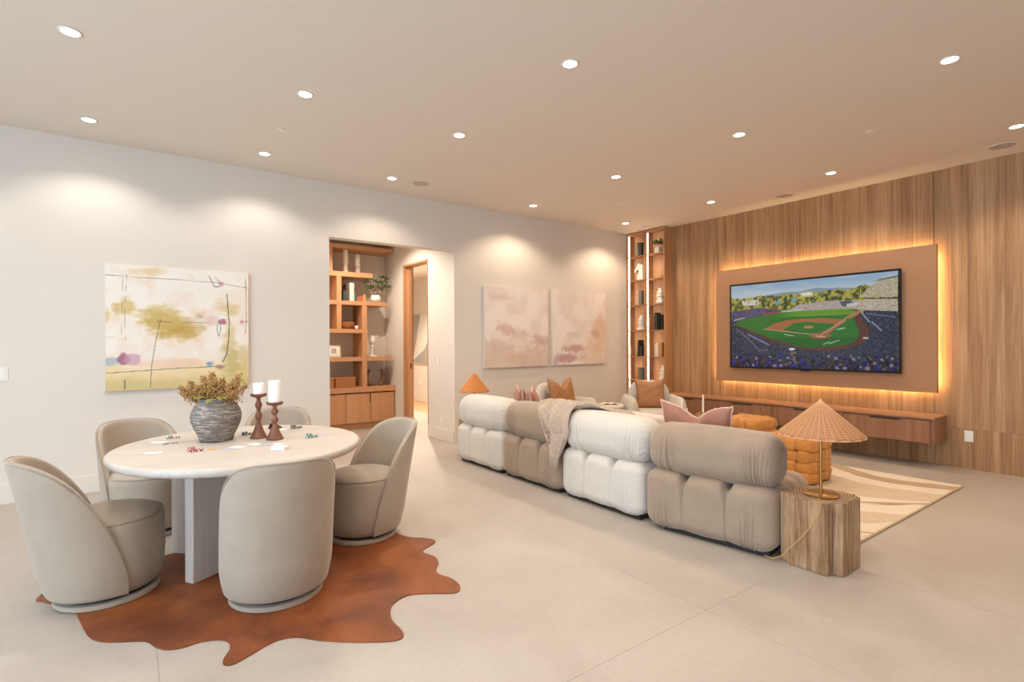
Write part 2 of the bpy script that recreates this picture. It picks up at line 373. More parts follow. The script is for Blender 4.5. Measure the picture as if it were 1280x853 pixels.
# timber boards on the right wall: .15 m wide, cut across at .43 m
be = [1.975+.15*k for k in range(-37, 25)]
ym = {}
for k in range(len(be)-1):
    y0, y1 = be[k], be[k+1]
    if y0 < YF or y0 > 5.48: continue
    cen = y0 > 1.97 and y1 < 4.57; chan = abs(y0-1.825) < .01
    xf = XB+(.012 if cen else (.020 if chan else 0)); cut = .43+(.012*((k*7) % 3))
    key = ('u', cen, chan)
    def pm(key, z0, z1):
        if key not in ym: ym[key] = MB().box(0, XB+.03-xf, .0006, .1494, z0, z1).mesh('plank', M['plank'], smooth=False)
        return ym[key]
    put('plank', pm(('lo', xf), 0, .4285), wr, (xf, y0, 0)); put('plank', pm(('hi', xf), .43, H), wr, (xf, y0, 0))

# ---------------------------------------------------------------- downlights
def spot(loc, wts, col, size=134, blend=.5):
    l = bpy.data.lights.new('downlight_beam', 'SPOT'); l.energy = wts; l.color = col; l.spot_size = math.radians(size); l.spot_blend = blend; l.shadow_soft_size = .05
    o = bpy.data.objects.new('downlight_beam', l); COL.objects.link(o); o.location = loc; return o
ringme = MB().lathe([(.062, -.001), (.060, -.006), (.050, -.007), (.046, -.003), (.046, 0)], 32).mesh('trim_ring', M['white'])
discme = MB().lathe([(0, -.0035), (.046, -.0035), (.046, -.002)], 32).mesh('lens', M['lamp'])
ROWN = {5.735: 'row nearest the plaster wall', 4.19: 'second row out from the plaster wall', 2.675: 'third row out from the plaster wall', 1.125: 'nearest row to the camera'}
ORD = ['first', 'second', 'third', 'fourth', 'fifth']
vis = {5.735: [-.25, 1.13, 2.49, 4.58, 6.47], 4.19: [-.27, 1.115, 2.48, 4.57, 6.45], 2.675: [2.465, 4.57, 6.46], 1.125: [4.53, 6.42]}
for y, xl in vis.items():
    for i, x in enumerate(xl):
        t = thing('ceiling_downlight', '%s recessed downlight from the left in the %s' % (ORD[i], ROWN[y]), 'ceiling light', (x, y, H), 0, 'recessed ceiling downlights')
        put('trim_ring', ringme, t); put('lens', discme, t)
        cc = SPOT_COL_COOL if x < 2 else (SPOT_COL if x < 4 else SPOT_COL_WARM)
        spot((x, y, H-.02), SPOT_W*((.72 if x < 3 else 1.3) if y > 5.5 else (1 if x < 4 else 1.25)), cc)
for x, y in [(1.115, 2.675), (-.26, 2.675), (-.26, 1.1), (1.1, 1.1), (2.47, 1.1), (-1.8, 4.2), (-1.8, 5.735), (-1.8, 2.675), (2.47, -.45), (4.55, -.45), (6.45, -.45), (.4, -.45)]:
    t = thing('ceiling_downlight', 'recessed downlight in the part of the ceiling outside the picture', 'ceiling light', (x, y, H), 0, 'downlights outside the picture')
    put('trim_ring', ringme, t); put('lens', discme, t); spot((x, y, H-.02), SPOT_W, SPOT_COL_COOL if x < 2 else SPOT_COL)
for x_, w_ in ((2.15, 'left'), (2.95, 'right')):
    t = thing('ceiling_downlight', w_+' recessed downlight in the bookcase alcove ceiling', 'ceiling light', (x_, 7.35, AZ)); put('trim_ring', ringme, t); put('lens', discme, t); spot((x_, 7.35, AZ-.02), SPOT_W*2.3, SPOT_COL, 150)
t = thing('ceiling_downlight', 'unseen downlight added to light the room beyond the doorway', 'ceiling light', (4.7, 9.6, 2.95)); put('trim_ring', ringme, t); put('lens', discme, t)
spot((4.7, 9.6, 2.93), SPOT_W*14, SPOT_COL)  # added unseen lamp, put in to brighten the room beyond the door
for x, y, lb in [(2.85, 5.72, 'round flush ceiling speaker above the alcove opening'), (6.96, 3.45, 'round flush ceiling speaker above the television'), (6.94, 5.68, 'round flush ceiling speaker over the lit display unit'), (6.95, 1.32, 'round flush ceiling speaker at the right edge of the picture')]:
    t = thing('ceiling_speaker', lb, 'speaker', (x, y, H)); MB().lathe([(0, -.004), (.092, -.004), (.098, -.003), (.1, 0)], 40).build('grille', M['grey'], t)
    MB().lathe([(.1, -.001), (.1, -.005), (.106, -.004), (.108, 0)], 40).build('trim_ring', M['ceil'], t)
for x, y, lb in [(1.12, 5.0, 'small round sprinkler cover between the left downlights'), (5.475, 1.94, 'small round sprinkler cover over the right side of the room'), (5.495, 4.97, 'small round sprinkler cover near the far corner')]:
    t = thing('sprinkler_cover', lb, 'sprinkler', (x, y, H)); MB().lathe([(0, -.009), (.034, -.009), (.036, -.007), (.036, -.002), (.03, 0)], 24).build('cover_plate', M['white'], t)

# ---------------------------------------------------------------- switches and sockets
def plate(name, lb, cat, loc, rz, parts):
    t = thing(name, lb, cat, loc, rz); MB().box(-.038, .038, -.006, 0, -.06, .06).build('cover_plate', M['white'], t, bevel=.002)
    for n_, (x0, x1, z0, z1) in parts: MB().box(x0, x1, -.010, -.0055, z0, z1).build(n_, M['offwhite'], t, bevel=.001)
    return t
rk = [('rocker', (-.017, .017, -.034, .034))]; so = [('socket', (-.017, .017, .006, .036)), ('socket', (-.017, .017, -.036, -.006))]
plate('light_switch', 'white rocker light switch on the plaster wall at the left edge', 'light switch', (-.87, YA, 1.13), 0, rk)
plate('light_switch', 'white light switch on the return wall of the alcove', 'light switch', (3.64, 6.77, 1.12), -PI/2, rk)
plate('wall_socket', 'white power socket low on the return wall of the alcove', 'wall socket', (3.64, 6.68, .32), -PI/2, so)
plate('wall_socket', 'white power socket on the timber wall right of the console', 'wall socket', (XB, 1.67, .355), -PI/2, so)
plate('wall_socket', 'white power socket on the wall beyond the doorway', 'wall socket', (5.72, 11.55, .48), -PI/2, so)

# ---------------------------------------------------------------- artwork
M['art'] = attr_mat('painted canvas', 0, .75, .0015); M['canvasedge'] = plain('canvas edge', '#E2DACE', .8)
def canvas(lb, x0, x1, z0, z1, img, y=YA, dep=.04):
    t = thing('wall_painting', lb, 'painting', ((x0+x1)/2, y, z0)); hw = (x1-x0)/2
    MB().box(-hw, hw, -dep, -.003, 0, z1-z0).build('stretcher', M['canvasedge'], t, bevel=.003)
    painted('painted_canvas', img, (-hw+.003, -dep-.0012, .003), (2*hw-.006, 0, 0), (0, 0, z1-z0-.006), M['art'], t); return t
n, mrows = 240, 200; U, W = np.meshgrid(np.linspace(0, 1, n), np.linspace(0, 1, mrows))
F1 = fbm(U, W, 5, 11); F2 = fbm(U, W, 14, 21); F3 = fbm(U*.4, W*2, 12, 31)
img = np.ones((mrows, n, 3))*hexs('#EFEAE0')
blend(img, smooth01(.5, .75, F1)*.35, hexs('#EBD2B4')); blend(img, smooth01(.55, .7, F2)*.25, hexs('#E9C9B5'))
def blob(cx, cy, rx, ry, col, a, soft=.5, seed=5):
    d = np.hypot((U-cx)/rx, (W-cy)/ry)+(fbm(U, W, 9, seed)-.5)*1.5+(fbm(U*.5, W*2, 22, seed+40)-.5)*.7; blend(img, a*.9*(1-smooth01(1-soft*1.3, 1+soft*.4, d)), hexs(col)*.93+.05)
blend(img, (1-smooth01(.12, .30, W+(F1-.5)*.2))*.85, hexs('#E8CF9A')); blend(img, (1-smooth01(.03, .14, W+(F2-.5)*.1))*.7, hexs('#C5B478'))
blob(.45, .53, .22, .12, '#C3A24A', .95, .45); blob(.5, .48, .16, .09, '#B9923A', .8, .5, 8); blob(.36, .6, .14, .08, '#CFB268', .6, .5, 9)
blob(.13, .66, .05, .08, '#D2B264', .8); blob(.07, .64, .03, .06, '#C9A758', .7, .5, 3); blob(.01, .6, .03, .07, '#D8BA72', .7)
blob(.27, .96, .12, .03, '#DDBB7A', .6); blob(.84, .68, .10, .07, '#DBBC7C', .7); blob(.86, .45, .06, .2, '#D6BE7C', .75); blob(.86, .22, .09, .14, '#B9A85C', .75, .5, 4); blob(.97, .15, .05, .2, '#CBB36A', .6)
blob(.60, .56, .1, .07, '#D9BFA8', .7); blob(.72, .57, .07, .05, '#E3B9B4', .7); blob(.5, .2, .25, .05, '#EDC4A8', .7)
blob(.035, .235, .05, .035, '#A9B7C6', .95, .3); blob(.11, .25, .04, .04, '#9A5C76', .95, .35); blob(.17, .25, .045, .045, '#C99BB0', .8, .3)
blob(.80, .56, .032, .032, '#A85C78', .95, .35); blob(.945, .56, .022, .022, '#CF8BA0', .9, .4); blob(.70, .19, .05, .035, '#6F94BE', .95, .3); blob(.77, .17, .05, .02, '#A86A5C', .9, .4); blob(.79, .89, .02, .02, '#C98A9A', .8, .5)
A = n/mrows
for pts, wd, a in [([(0, .91), (.06, .908)], .004, .9), ([(.06, .908), (.75, .90), (.92, .875), (1, .865)], .003, .55), ([(.70, .95), (.74, .86), (.78, .865)], .005, .8), ([(.745, .945), (.78, .90)], .004, .7),
    ([(.835, .80), (.84, .68), (.85, .55), (.845, .40), (.83, .28), (.80, .21)], .006, .85), ([(.355, .57), (.32, .38), (.295, .2), (.285, .02)], .004, .75), ([(.33, .555), (.43, .545)], .004, .7), ([(.43, .545), (.75, .55)], .002, .5),
    ([(0, .14), (.3, .155), (.5, .165), (.75, .17)], .004, .7), ([(.12, .08), (.12, .01)], .006, .8), ([(.135, .93), (.12, .6), (.125, .4)], .002, .5), ([(.11, .9), (.10, .45)], .002, .4), ([(.98, .95), (.985, .6), (.975, .45)], .004, .6),
    ([(.77, .575), (.755, .5), (.77, .43), (.785, .5), (.775, .56)], .004, .7), ([(.62, .59), (.635, .605), (.65, .59)], .004, .6), ([(0, .42), (.05, .42)], .003, .5), ([(.98, .565), (.99, .565)], .005, .9)]:
    stroke(img, U, W, pts, wd, '#4A4440', a, A)
canvas('abstract canvas in cream and ochre with thin dark lines, above the round table', -.162, 1.066, .943, 2.155, img)
def twin(seed, marks):
    img = np.ones((170, 130, 3))*hexs('#F0E6DE'); U, W = np.meshgrid(np.linspace(0, 1, 130), np.linspace(0, 1, 170)); G = fbm(U, W, 4, seed); G2 = fbm(U, W, 11, seed+9)
    blend(img, smooth01(.45, .7, G)*.5, hexs('#DCCBC2')); blend(img, smooth01(.5, .7, G2)*.3, hexs('#EDE4DE'))
    for cx, cy, rx, ry, col, a, sd in marks:
        d = np.hypot((U-cx)/rx, (W-cy)/ry)+(fbm(U, W, 10, sd)-.5)*1.5; blend(img, a*.75*(1-smooth01(.25, 1.25, d+(fbm(U, W, 26, sd+7)-.5)*.8)), hexs(col)*.92+.07)
    return img
i1 = twin(3, [(.3, .08, .7, .22, '#D6BBA2', .9, 2), (.85, .1, .4, .25, '#CDB3A0', .8, 4), (.36, .46, .25, .08, '#C39A92', .75, 5), (.5, .40, .2, .08, '#CBA69A', .6, 6), (.15, .30, .15, .10, '#CFA799', .6, 7), (.85, .32, .18, .07, '#BE948C', .7, 8), (.25, .86, .2, .05, '#D3B9B4', .6, 9), (.3, .25, .3, .12, '#D5BFB6', .7, 3)])
i2 = twin(44, [(.85, .4, .2, .32, '#DDB99A', .9, 2), (.78, .15, .3, .2, '#E0C4A8', .8, 4), (.4, .22, .2, .06, '#B0807C', .85, 5), (.3, .08, .25, .06, '#A87478', .85, 6), (.1, .08, .12, .10, '#B890A0', .7, 7), (.75, .43, .12, .08, '#C89A8E', .7, 8), (.35, .40, .15, .06, '#D2B0A8', .6, 9), (.9, .55, .1, .08, '#D9B09A', .6, 3)])
canvas('pale pink and beige abstract canvas, left one of the pair by the armchairs', 4.106, 5.296, 1.028, 2.207, i1)
canvas('pale pink abstract canvas with mauve smudges, right one of the pair', 5.376, 6.571, 1.03, 2.227, i2)
img = np.ones((60, 100, 3))*hexs('#DAD6D0'); U, W = np.meshgrid(np.linspace(0, 1, 100), np.linspace(0, 1, 60))
blend(img, inpoly(U, W, [(0, 1), (.42, 1), (.2, 0), (0, 0)])*1., hexs('#A9A39C')); blend(img, inpoly(U, W, [(.15, 0), (.5, .25), (.8, .7), (1, .8), (1, 0)])*1., hexs('#A09A94'))
t = thing('wall_painting', 'grey and white shaped abstract picture beyond the doorway', 'painting', (5.72, 11.3, .93)); MB().box(-.04, -.003, -.95, .95, 0, 1.17).build('stretcher', M['canvasedge'], t)
painted('painted_canvas', img, (-.042, .95, 0), (0, -1.9, 0), (0, 0, 1.17), M['art'], t)

# ---------------------------------------------------------------- television wall
PX = XB-.10
t = thing('backlit_panel', 'large brown wall panel with warm light glowing behind its edges', 'wall panel', (XB, 3.27, .806))
P0, P1, PZ = 1.919-3.27, 4.621-3.27, 1.655
MB().box(-.10, -.045, P0, P1, 0, PZ).build('panel_board', M['panel'], t, bevel=.003)
bx('mounting_frame', M['darkgap'], (-.045, .0, P0+.22, P1-.22, .16, PZ-.16), t)
mb = MB(); a0, a1 = 1.975-3.27, 4.56-3.27
bx('led_strip', M['led'], (-.040, -.030, a0, a1, PZ-.045, PZ-.035), t); bx('led_strip', M['led'], (-.040, -.030, a0, a1, .035, .045), t)
bx('led_strip', M['led'], (-.040, -.030, P0+.035, P0+.045, .06, PZ-.08), t); bx('led_strip', M['led'], (-.040, -.030, P1-.020, P1-.012, .06, PZ-.08), t)
TY0, TY1, TZ0, TZ1 = 2.237, 4.3616, 1.0097, 2.224
t = thing('television', 'large flat television showing a baseball game in a full stadium', 'television', (XB-.10, 3.299, TZ0)); hw = (TY1-TY0)/2; th = TZ1-TZ0
MB().box(-.055, -.025, -hw, hw, 0, th).build('bezel', M['black'], t, bevel=.003); bx('wall_bracket', M['black'], (-.025, -.001, -.3, .3, .35, .85), t)
bx('remote_sensor', M['black'], (-.054, -.03, -.06, .06, -.012, 0), t)
SW, SH = 420, 240; U, W = np.meshgrid(np.linspace(0, 1, SW), np.linspace(0, 1, SH)); RS = np.random.RandomState(4)
nz = RS.rand(SH, SW); nz2 = fbm(U*1.75, W, 30, 3); nz3 = fbm(U*1.75, W, 90, 5, 2)
img = np.ones((SH, SW, 3)); img[:] = hexs('#9FC0DC')*(1-smooth01(.82, 1.0, W))[..., None]*.0+hexs('#B9CAD6'); blend(img, smooth01(.86, 1, W)*.8, hexs('#86A9CB')); blend(img, smooth01(.5, .7, fbm(U, W*3, 4, 8))*.4, hexs('#D8DEDC'))
blend(img, inpoly(U, W, [(.15, .84), (.243, .857), (.373, .878), (.471, .872), (.566, .90), (.62, .885), (.70, .88), (.8, .86), (.8, .7), (.15, .7)])*.9, hexs('#7F93A8'))
tr = W+(fbm(U, W*0, 40, 9)-.5)*.05 < (.845+.03*smooth01(.5, .9, U)); blend(img, (tr & (W > .5))*1., hexs('#5E6B1E')); blend(img, (tr & (nz2 > .52))*1., hexs('#A8A03A')); blend(img, (tr & (nz2 < .42))*1., hexs('#2E3A16')); blend(img, (tr & (nz3 > .66))*.7, hexs('#CFC46A'))
def crowd(poly, cols, base, k=1.0):
    ms = inpoly(U, W, poly); blend(img, ms*1., hexs(base)); r = RS.rand(SH, SW)
    for i, c_ in enumerate(cols): blend(img, (ms & (r > i/len(cols)) & (r < (i+.8)/len(cols)))*k, hexs(c_))
crowd([(0, 0), (1, 0), (1, .62), (.81, .62), (.4, .64), (0, .58)], ['#0C1428', '#1E2E50', '#080A12', '#30486C', '#5C708C', '#101C38', '#7888A0', '#060810'], '#0A1020', .8)
crowd([(.35, .62), (.41, .673), (.459, .722), (.633, .745), (.813, .733), (.83, .6)], ['#C9B49C', '#E0D0BC', '#A08878', '#B8A0A8', '#7888A8'], '#B09C8C')
crowd([(0, .68), (.201, .715), (.353, .67), (.36, .64), (.074, .579), (0, .55)], ['#2C2A50', '#55487A', '#80708C', '#241C38', '#4A5A8C'], '#2E2848')
crowd([(.80, .762), (.903, .915), (1, .93), (1, .74)], ['#CFC4A8', '#A89A80', '#E0D8C0', '#8A7C68'], '#B0A488'); crowd([(.80, .63), (.80, .72), (.853, .748), (1, .731), (1, .597)], ['#D0C4AC', '#A89C88', '#E4DCC8', '#90847C'], '#B4A890')
blend(img, inpoly(U, W, [(.80, .752), (1, .735), (1, .722), (.83, .742)])*1., hexs('#2A3020')); blend(img, inpoly(U, W, [(.87, .912), (1, .935), (1, .955), (.92, .935)])*1., hexs('#6A6A38'))
blend(img, inpoly(U, W, [(.082, .812), (.202, .809), (.201, .746), (.089, .751)])*(1-.6*(nz3 < .45)), hexs('#D8D8D0')); blend(img, inpoly(U, W, [(.47, .86), (.54, .87), (.56, .80), (.47, .80)])*.9, hexs('#C8B878')); blend(img, (np.hypot((U-.515)/.035, (W-.835)/.018) < 1)*.9, hexs('#EFEDE0'))
blend(img, inpoly(U, W, [(.29, .73), (.33, .73), (.33, .67), (.29, .67)])*1., hexs('#6A5A3C')); blend(img, inpoly(U, W, [(.31, .78), (.35, .78), (.35, .74), (.31, .74)])*1., hexs('#6CA0B8')); blend(img, inpoly(U, W, [(.42, .80), (.45, .80), (.45, .765), (.42, .765)])*1., hexs('#68A8C8'))
blend(img, inpoly(U, W, [(.70, .73), (.76, .735), (.79, .69), (.72, .67)])*.9, hexs('#38505C')); blend(img, inpoly(U, W, [(.74, .70), (.80, .71), (.80, .675), (.74, .67)])*.9, hexs('#D8D4C8'))
field = [(.0, .506), (.074, .574), (.353, .645), (.495, .652), (.762, .648), (.813, .624), (.823, .543), (.861, .403), (.855, .334), (.812, .265), (.719, .214), (.61, .195), (.494, .206), (.422, .242), (.281, .309), (.03, .508)]
grass = [(.0, .506), (.074, .574), (.353, .645), (.495, .652), (.762, .648), (.798, .605), (.777, .536), (.807, .405), (.802, .335), (.761, .274), (.654, .244), (.541, .226), (.434, .253), (.281, .344), (.045, .516)]
blend(img, inpoly(U, W, field)*1., hexs('#5A3428')); gm = inpoly(U, W, grass); st = (np.sin((U*.9+W*2.4)*70) > 0)*.5+(np.sin((U*1.6-W*2.2)*60) > 0)*.5
img[gm] = hexs('#176A1E'); blend(img, gm*st*.35, hexs('#2F8C28')); blend(img, gm*(W > .585)*(.55+.35*(np.sin(W*330) > 0))*smooth01(.25, .5, U), hexs('#7EA81E')); blend(img, gm*(W < .34)*.35, hexs('#0D4A18'))
blend(img, inpoly(U, W, [(.353, .645), (.495, .655), (.495, .668), (.353, .66)])*1., hexs('#B8C4CC')); blend(img, inpoly(U, W, [(.22, .64), (.35, .652), (.35, .64), (.24, .625)])*1., hexs('#A03028'))
blend(img, inpoly(U, W, [(.72, .54), (.77, .60), (.83, .64), (.80, .58), (.755, .545)])*1., hexs('#B07C50'))
blend(img, inpoly(U, W, [(.235, .452), (.308, .517), (.39, .548), (.471, .56), (.611, .559), (.732, .536), (.739, .515), (.644, .394), (.565, .371), (.542, .382), (.47, .391)])*1., hexs('#A8683C'))
dm = inpoly(U, W, [(.362, .438), (.44, .517), (.518, .522), (.671, .492), (.671, .471), (.61, .411), (.565, .387), (.47, .399)]); img[dm] = hexs('#1C6A20'); blend(img, dm*st*.4, hexs('#348C2C'))
blend(img, (np.hypot((U-.593)/.062, (W-.366)/.034) < 1)*1., hexs('#9C5A34')); blend(img, (np.hypot((U-.524)/.03, (W-.464)/.016) < 1)*1., hexs('#C08050'))
for pts, wd, c_ in [([(.593, .366), (.732, .536)], .003, '#E8E0D8'), ([(.58, .372), (.235, .452)], .003, '#D8C8B8'), ([(.372, .386), (.43, .368)], .006, '#C8D0C8'), ([(.69, .43), (.73, .445)], .008, '#C8D8C8'), ([(.61, .27), (.64, .295), (.65, .28), (.68, .305), (.70, .31)], .006, '#C8D8C8'), ([(.57, .36), (.62, .355)], .006, '#E0D8D0'),
    ([(.124, .393), (.268, .264)], .012, '#8C8CC0'), ([(.045, .46), (.13, .33), (.2, .2), (.26, .2)], .005, '#8890A8'), ([(.872, .5), (.92, .41)], .010, '#A0A0CC'), ([(.82, .60), (.86, .50)], .008, '#B8BCCC'), ([(.84, .59), (.99, .54)], .005, '#8C94A8'), ([(.86, .40), (1, .375)], .006, '#20283C'), ([(.02, .57), (.10, .60)], .008, '#C8C8D8'), ([(.815, .862), (.815, .704)], .005, '#D8B838'), ([(.83, .335), (.85, .335)], .012, '#E8D8D0')]:
    stroke(img, U, W, pts, wd, c_, .9, 1.75)
blend(img, (np.hypot((U-.42)/.02, (W-.215)/.012) < 1)*1., hexs('#E8ECE8')); blend(img, inpoly(U, W, [(.412, .2), (.45, .18), (.45, .05), (.40, .05)])*.7, hexs('#8C7C5C'))
for k in range(260):
    cx = RS.rand(); cy = RS.rand()**1.6*.15; r = .006+.010*RS.rand()*(1-cy*4); c_ = ['#0A0C14', '#16166C', '#20209A', '#10102C', '#181838', '#3A2420', '#807890', '#0C0C18'][RS.randint(8)]
    blend(img, (np.hypot((U-cx)*1.75/1.75, (W-cy)*.57) < r)*1., hexs(c_))
M['screen'] = attr_mat('lit screen', .72, .15)
painted('screen', img, (-.0565, hw-.026, .026), (0, -(2*hw-.052), 0), (0, 0, th-.052), M['screen'], t)

# floating console
CX0 = XB-.42; CY0, CY1, CZ0, CZ1 = 1.86, 5.465, .28, .565
t = thing('floating_console', 'long wall-hung walnut console under the television', 'console', (XB, (CY0+CY1)/2, CZ0)); yc = (CY0+CY1)/2
MB().box(-.40, -.002, CY0-yc, CY1-yc, 0, CZ1-CZ0-.022).build('body', M['walnut'], t, bevel=.002)
MB().box(-.425, -.002, CY0-yc-.004, CY1-yc, CZ1-CZ0-.02, CZ1-CZ0).build('top', M['walnuth'], t, bevel=.002)
ed = [CY0+.035, 2.735, 3.60, 4.465, CY1-.01]
for i in range(4):
    y0, y1 = ed[i]+.003-yc, ed[i+1]-.003-yc
    d = MB().box(-.420, -.401, y0, y1, .008, CZ1-CZ0-.036).build('drawer', M['walnut'], t, bevel=.0015); ym_ = (y0+y1)/2
    bx('handle', M['darkgap'], (-.4225, -.4195, ym_-.15, ym_+.15, CZ1-CZ0-.055, CZ1-CZ0-.038), d)

# ---------------------------------------------------------------- lit display tower
TX0 = 7.125; TYa, TYb = 5.482, YA-.002; TB = .30
tw = thing('display_shelving', 'tall walnut display unit with lit open compartments in the corner', 'shelving', (TX0, TYa, TB)); L = TYb-TYa; HT = H-TB-.002; DPT = XB-TX0-.002
bx('side_panel', M['tower'], (0, DPT, 0, .02, 0, HT), tw); bx('side_panel', M['tower'], (0, DPT, L-.02, L, 0, HT), tw)
bx('divider', M['tower'], (0, DPT, L/2-.02, L/2+.02, .02, HT-.03), tw); bx('back_panel', M['tower'], (DPT-.012, DPT, .02, L-.02, .02, HT-.03), tw)
bx('top_panel', M['tower'], (0, DPT, .02, L-.02, HT-.03, HT), tw); bx('bottom_panel', M['tower'], (0, DPT, .02, L-.02, 0, .02), tw)
TS = [.735, 1.148, 1.594, 2.035, 2.468, 2.885]
for c0, c1 in ((.02, L/2-.02), (L/2+.02, L-.02)):
    for z in TS: MB().box(.012, DPT-.012, c0+.0005, c1-.0005, z-TB-.016, z-TB).build('shelf', M['tower'], tw, smooth=False)
    z0 = .02
    for z in TS+[H-.034]: bx('led_strip', M['ledt'], (.045, .062, c1-.006, c1-.001, z0+.004, z-TB-.02), tw); z0 = z-TB
lc = TYa+L*.75; rc = TYa+L*.25   # the two bays, left and right in the picture
shelfz = [TB+.02]+TS
def book(loc, th_, d_, h_, col, lb, grp=None, rz=0, tilt=0):
    m_ = plain('book cover '+col, col, .6); t = thing('book', lb, 'book', loc, rz, grp)
    if tilt: t.rotation_euler = (tilt, 0, rz)
    mb = MB().box(0, d_, -th_/2, -th_/2+.002, 0, h_).box(0, d_, th_/2-.002, th_/2, 0, h_).box(-.001, .002, -th_/2, th_/2, 0, h_); mb.build('cover', m_, t, bevel=.0006)
    bx('pages', M['cream'], (.004, d_-.003, -th_/2+.002, th_/2-.002, .003, h_-.003), t); return t
def bookrow(y, z, spec, where, grp, x=7.15):
    for th_, h_, col, w_ in spec: book((x, y-th_/2, z+.0005), th_, .13, h_, col, w_+' '+where, grp); y -= th_+.002
bookrow(6.105, TS[5], [(.030, .235, '#C8BFAE', 'cream upright book'), (.030, .232, '#8C8A7C', 'grey upright book'), (.055, .225, '#57564A', 'thick dark grey-green book')], 'in the top left bay of the display unit', 'books in the top left bay')
bookrow(6.090, TS[3], [(.028, .25, '#D6C6AC', 'cream upright book'), (.022, .25, '#B59A78', 'tan upright book'), (.06, .245, '#77756A', 'thick grey-green book')], 'in the third left bay of the display unit', 'books in the third left bay')
bookrow(6.09, TS[0], [(.04, .21, '#B98D5E', 'tan upright book'), (.006, .18, '#8A6A48', 'thin brown booklet'), (.075, .20, '#6E7264', 'thick sage green book')], 'in the lowest lit left bay', 'books in the lowest left bay')
bookrow(5.712, TS[1], [(.035, .215, '#D9CBB4', 'cream upright book'), (.035, .23, '#E6DAC6', 'white upright book'), (.075, .235, '#C68F58', 'thick orange-tan book')], 'in the fifth right bay of the display unit', 'books in the fifth right bay')
bookrow(5.725, TS[2], [(.014, .23, '#3C342C', 'thin dark brown book'), (.02, .29, '#2C3030', 'tall charcoal book'), (.02, .27, '#4A4A44', 'dark grey book')], 'in the fourth right bay of the display unit', 'books in the fourth right bay')
book((7.15, 5.565, TS[2]+.0005), .022, .13, .25, '#26282A', 'lone black book at the right end of the fourth right bay')
book((7.15, 6.075, TS[1]+.0005), .02, .13, .28, '#3A3E38', 'dark leaning book in the fifth left bay', None, 0, .06); book((7.15, 6.04, TS[1]+.0005), .024, .13, .2, '#2C2E2A', 'black short book in the fifth left bay'); book((7.15, 6.008, TS[1]+.0005), .024, .13, .17, '#4C5246', 'green-grey short book in the fifth left bay')
def bubble(loc, s, lb):
    t = thing('bubble_vase', lb, 'vase', loc); pr = [(0, 0), (.3, .0)]; zz = 0
    for r in (.46, .33, .36, .33): 
        for k in range(7): a = -PI/2+PI*k/6; pr.append((r-.1+.1*math.cos(a)+.02, zz+.11+.105*math.sin(a)))
        zz += .215
    pr += [(.2, zz+.02), (.2, zz+.2), (.14, zz+.2), (.14, zz+.02), (0, zz)]
    MB().lathe([(r*s*.63, z*s) for r, z in pr], 28).build('body', M['offwhite'], t, auto=60); return t
bubble((7.215, 6.04, TS[2]), .245, 'white stacked-ring ceramic vase in the fourth left bay of the display unit')
bubble((7.215, 5.64, TS[3]), .245, 'white stacked-ring ceramic vase in the third right bay of the display unit')
bubble((7.215, 5.58, TS[0]), .25, 'white stacked-ring ceramic vase in the lowest lit right bay')
t = thing('horse_head_sculpture', 'white horse head sculpture in the second left bay of the display unit', 'sculpture', (7.215, 6.045, TS[4]))
MB().box(-.04, .04, -.065, .065, 0, .10).build('plinth', M['offwhite'], t, bevel=.004)
hp = [(-.045, .09), (-.06, .19), (-.045, .26), (0, .285), (.03, .29), (.035, .305), (.045, .285), (.085, .235), (.13, .165), (.125, .145), (.10, .14), (.075, .165), (.04, .19), (.03, .15), (.05, .09)]
o = MB().prism(hp, -.032, .032, Matrix(((0, 0, 1, 0), (1, 0, 0, 0), (0, 1, 0, 0), (0, 0, 0, 1)))).build('horse_head', M['offwhite'], t, bevel=.014, seg=3, fix=True)
def foliage(mb, n_, R, zc, zs, leaf, seed, M_=None):
    rs = random.Random(seed)
    for k in range(n_):
        a = rs.random()*2*PI; e = rs.uniform(-.3, 1.3); rr = R*rs.uniform(.25, 1); c_ = Vector((rr*math.cos(a)*math.cos(e*.8), rr*math.sin(a)*math.cos(e*.8), zc+zs*math.sin(e)*rs.uniform(.3, 1)))
        d = Vector((math.cos(a+rs.uniform(-.6, .6)), math.sin(a+rs.uniform(-.6, .6)), rs.uniform(-.3, .9))).normalized(); sd = d.cross(Vector((rs.uniform(-1, 1), rs.uniform(-1, 1), 1))).normalized(); up = d.cross(sd); l = leaf*rs.uniform(.7, 1.2)
        V = [c_, c_+d*l*.35+sd*l*.27+up*l*.05, c_+d*l*.75+sd*l*.2, c_+d*l, c_+d*l*.75-sd*l*.2, c_+d*l*.35-sd*l*.27+up*l*.05, c_+d*l*.5-up*l*.05]
        mb.add(V, [(0, 1, 6), (1, 2, 6), (2, 3, 6), (3, 4, 6), (4, 5, 6), (5, 0, 6)])
    return mb
t = thing('potted_plant', 'small leafy plant in a square white pot in the top right bay', 'plant', (7.215, 5.675, TS[5])); MB().box(-.045, .045, -.045, .045, 0, .095).build('pot', M['offwhite'], t, bevel=.004)
foliage(MB(), 90, .09, .16, .06, .045, 3).build('foliage', M['leafg'], t, smooth=False)
MB().tube([(0, 0, .09), (.01, .01, .14), (0, .03, .18)], .004, 5).build('stem', M['stem'], t)
tag(MB().box(7.15, 7.27, 5.56, 5.71, TS[4]+.0005, TS[4]+.02).build('tray', M['tower'], bevel=.003), 'flat wooden tray in the second right bay of the display unit', 'tray')

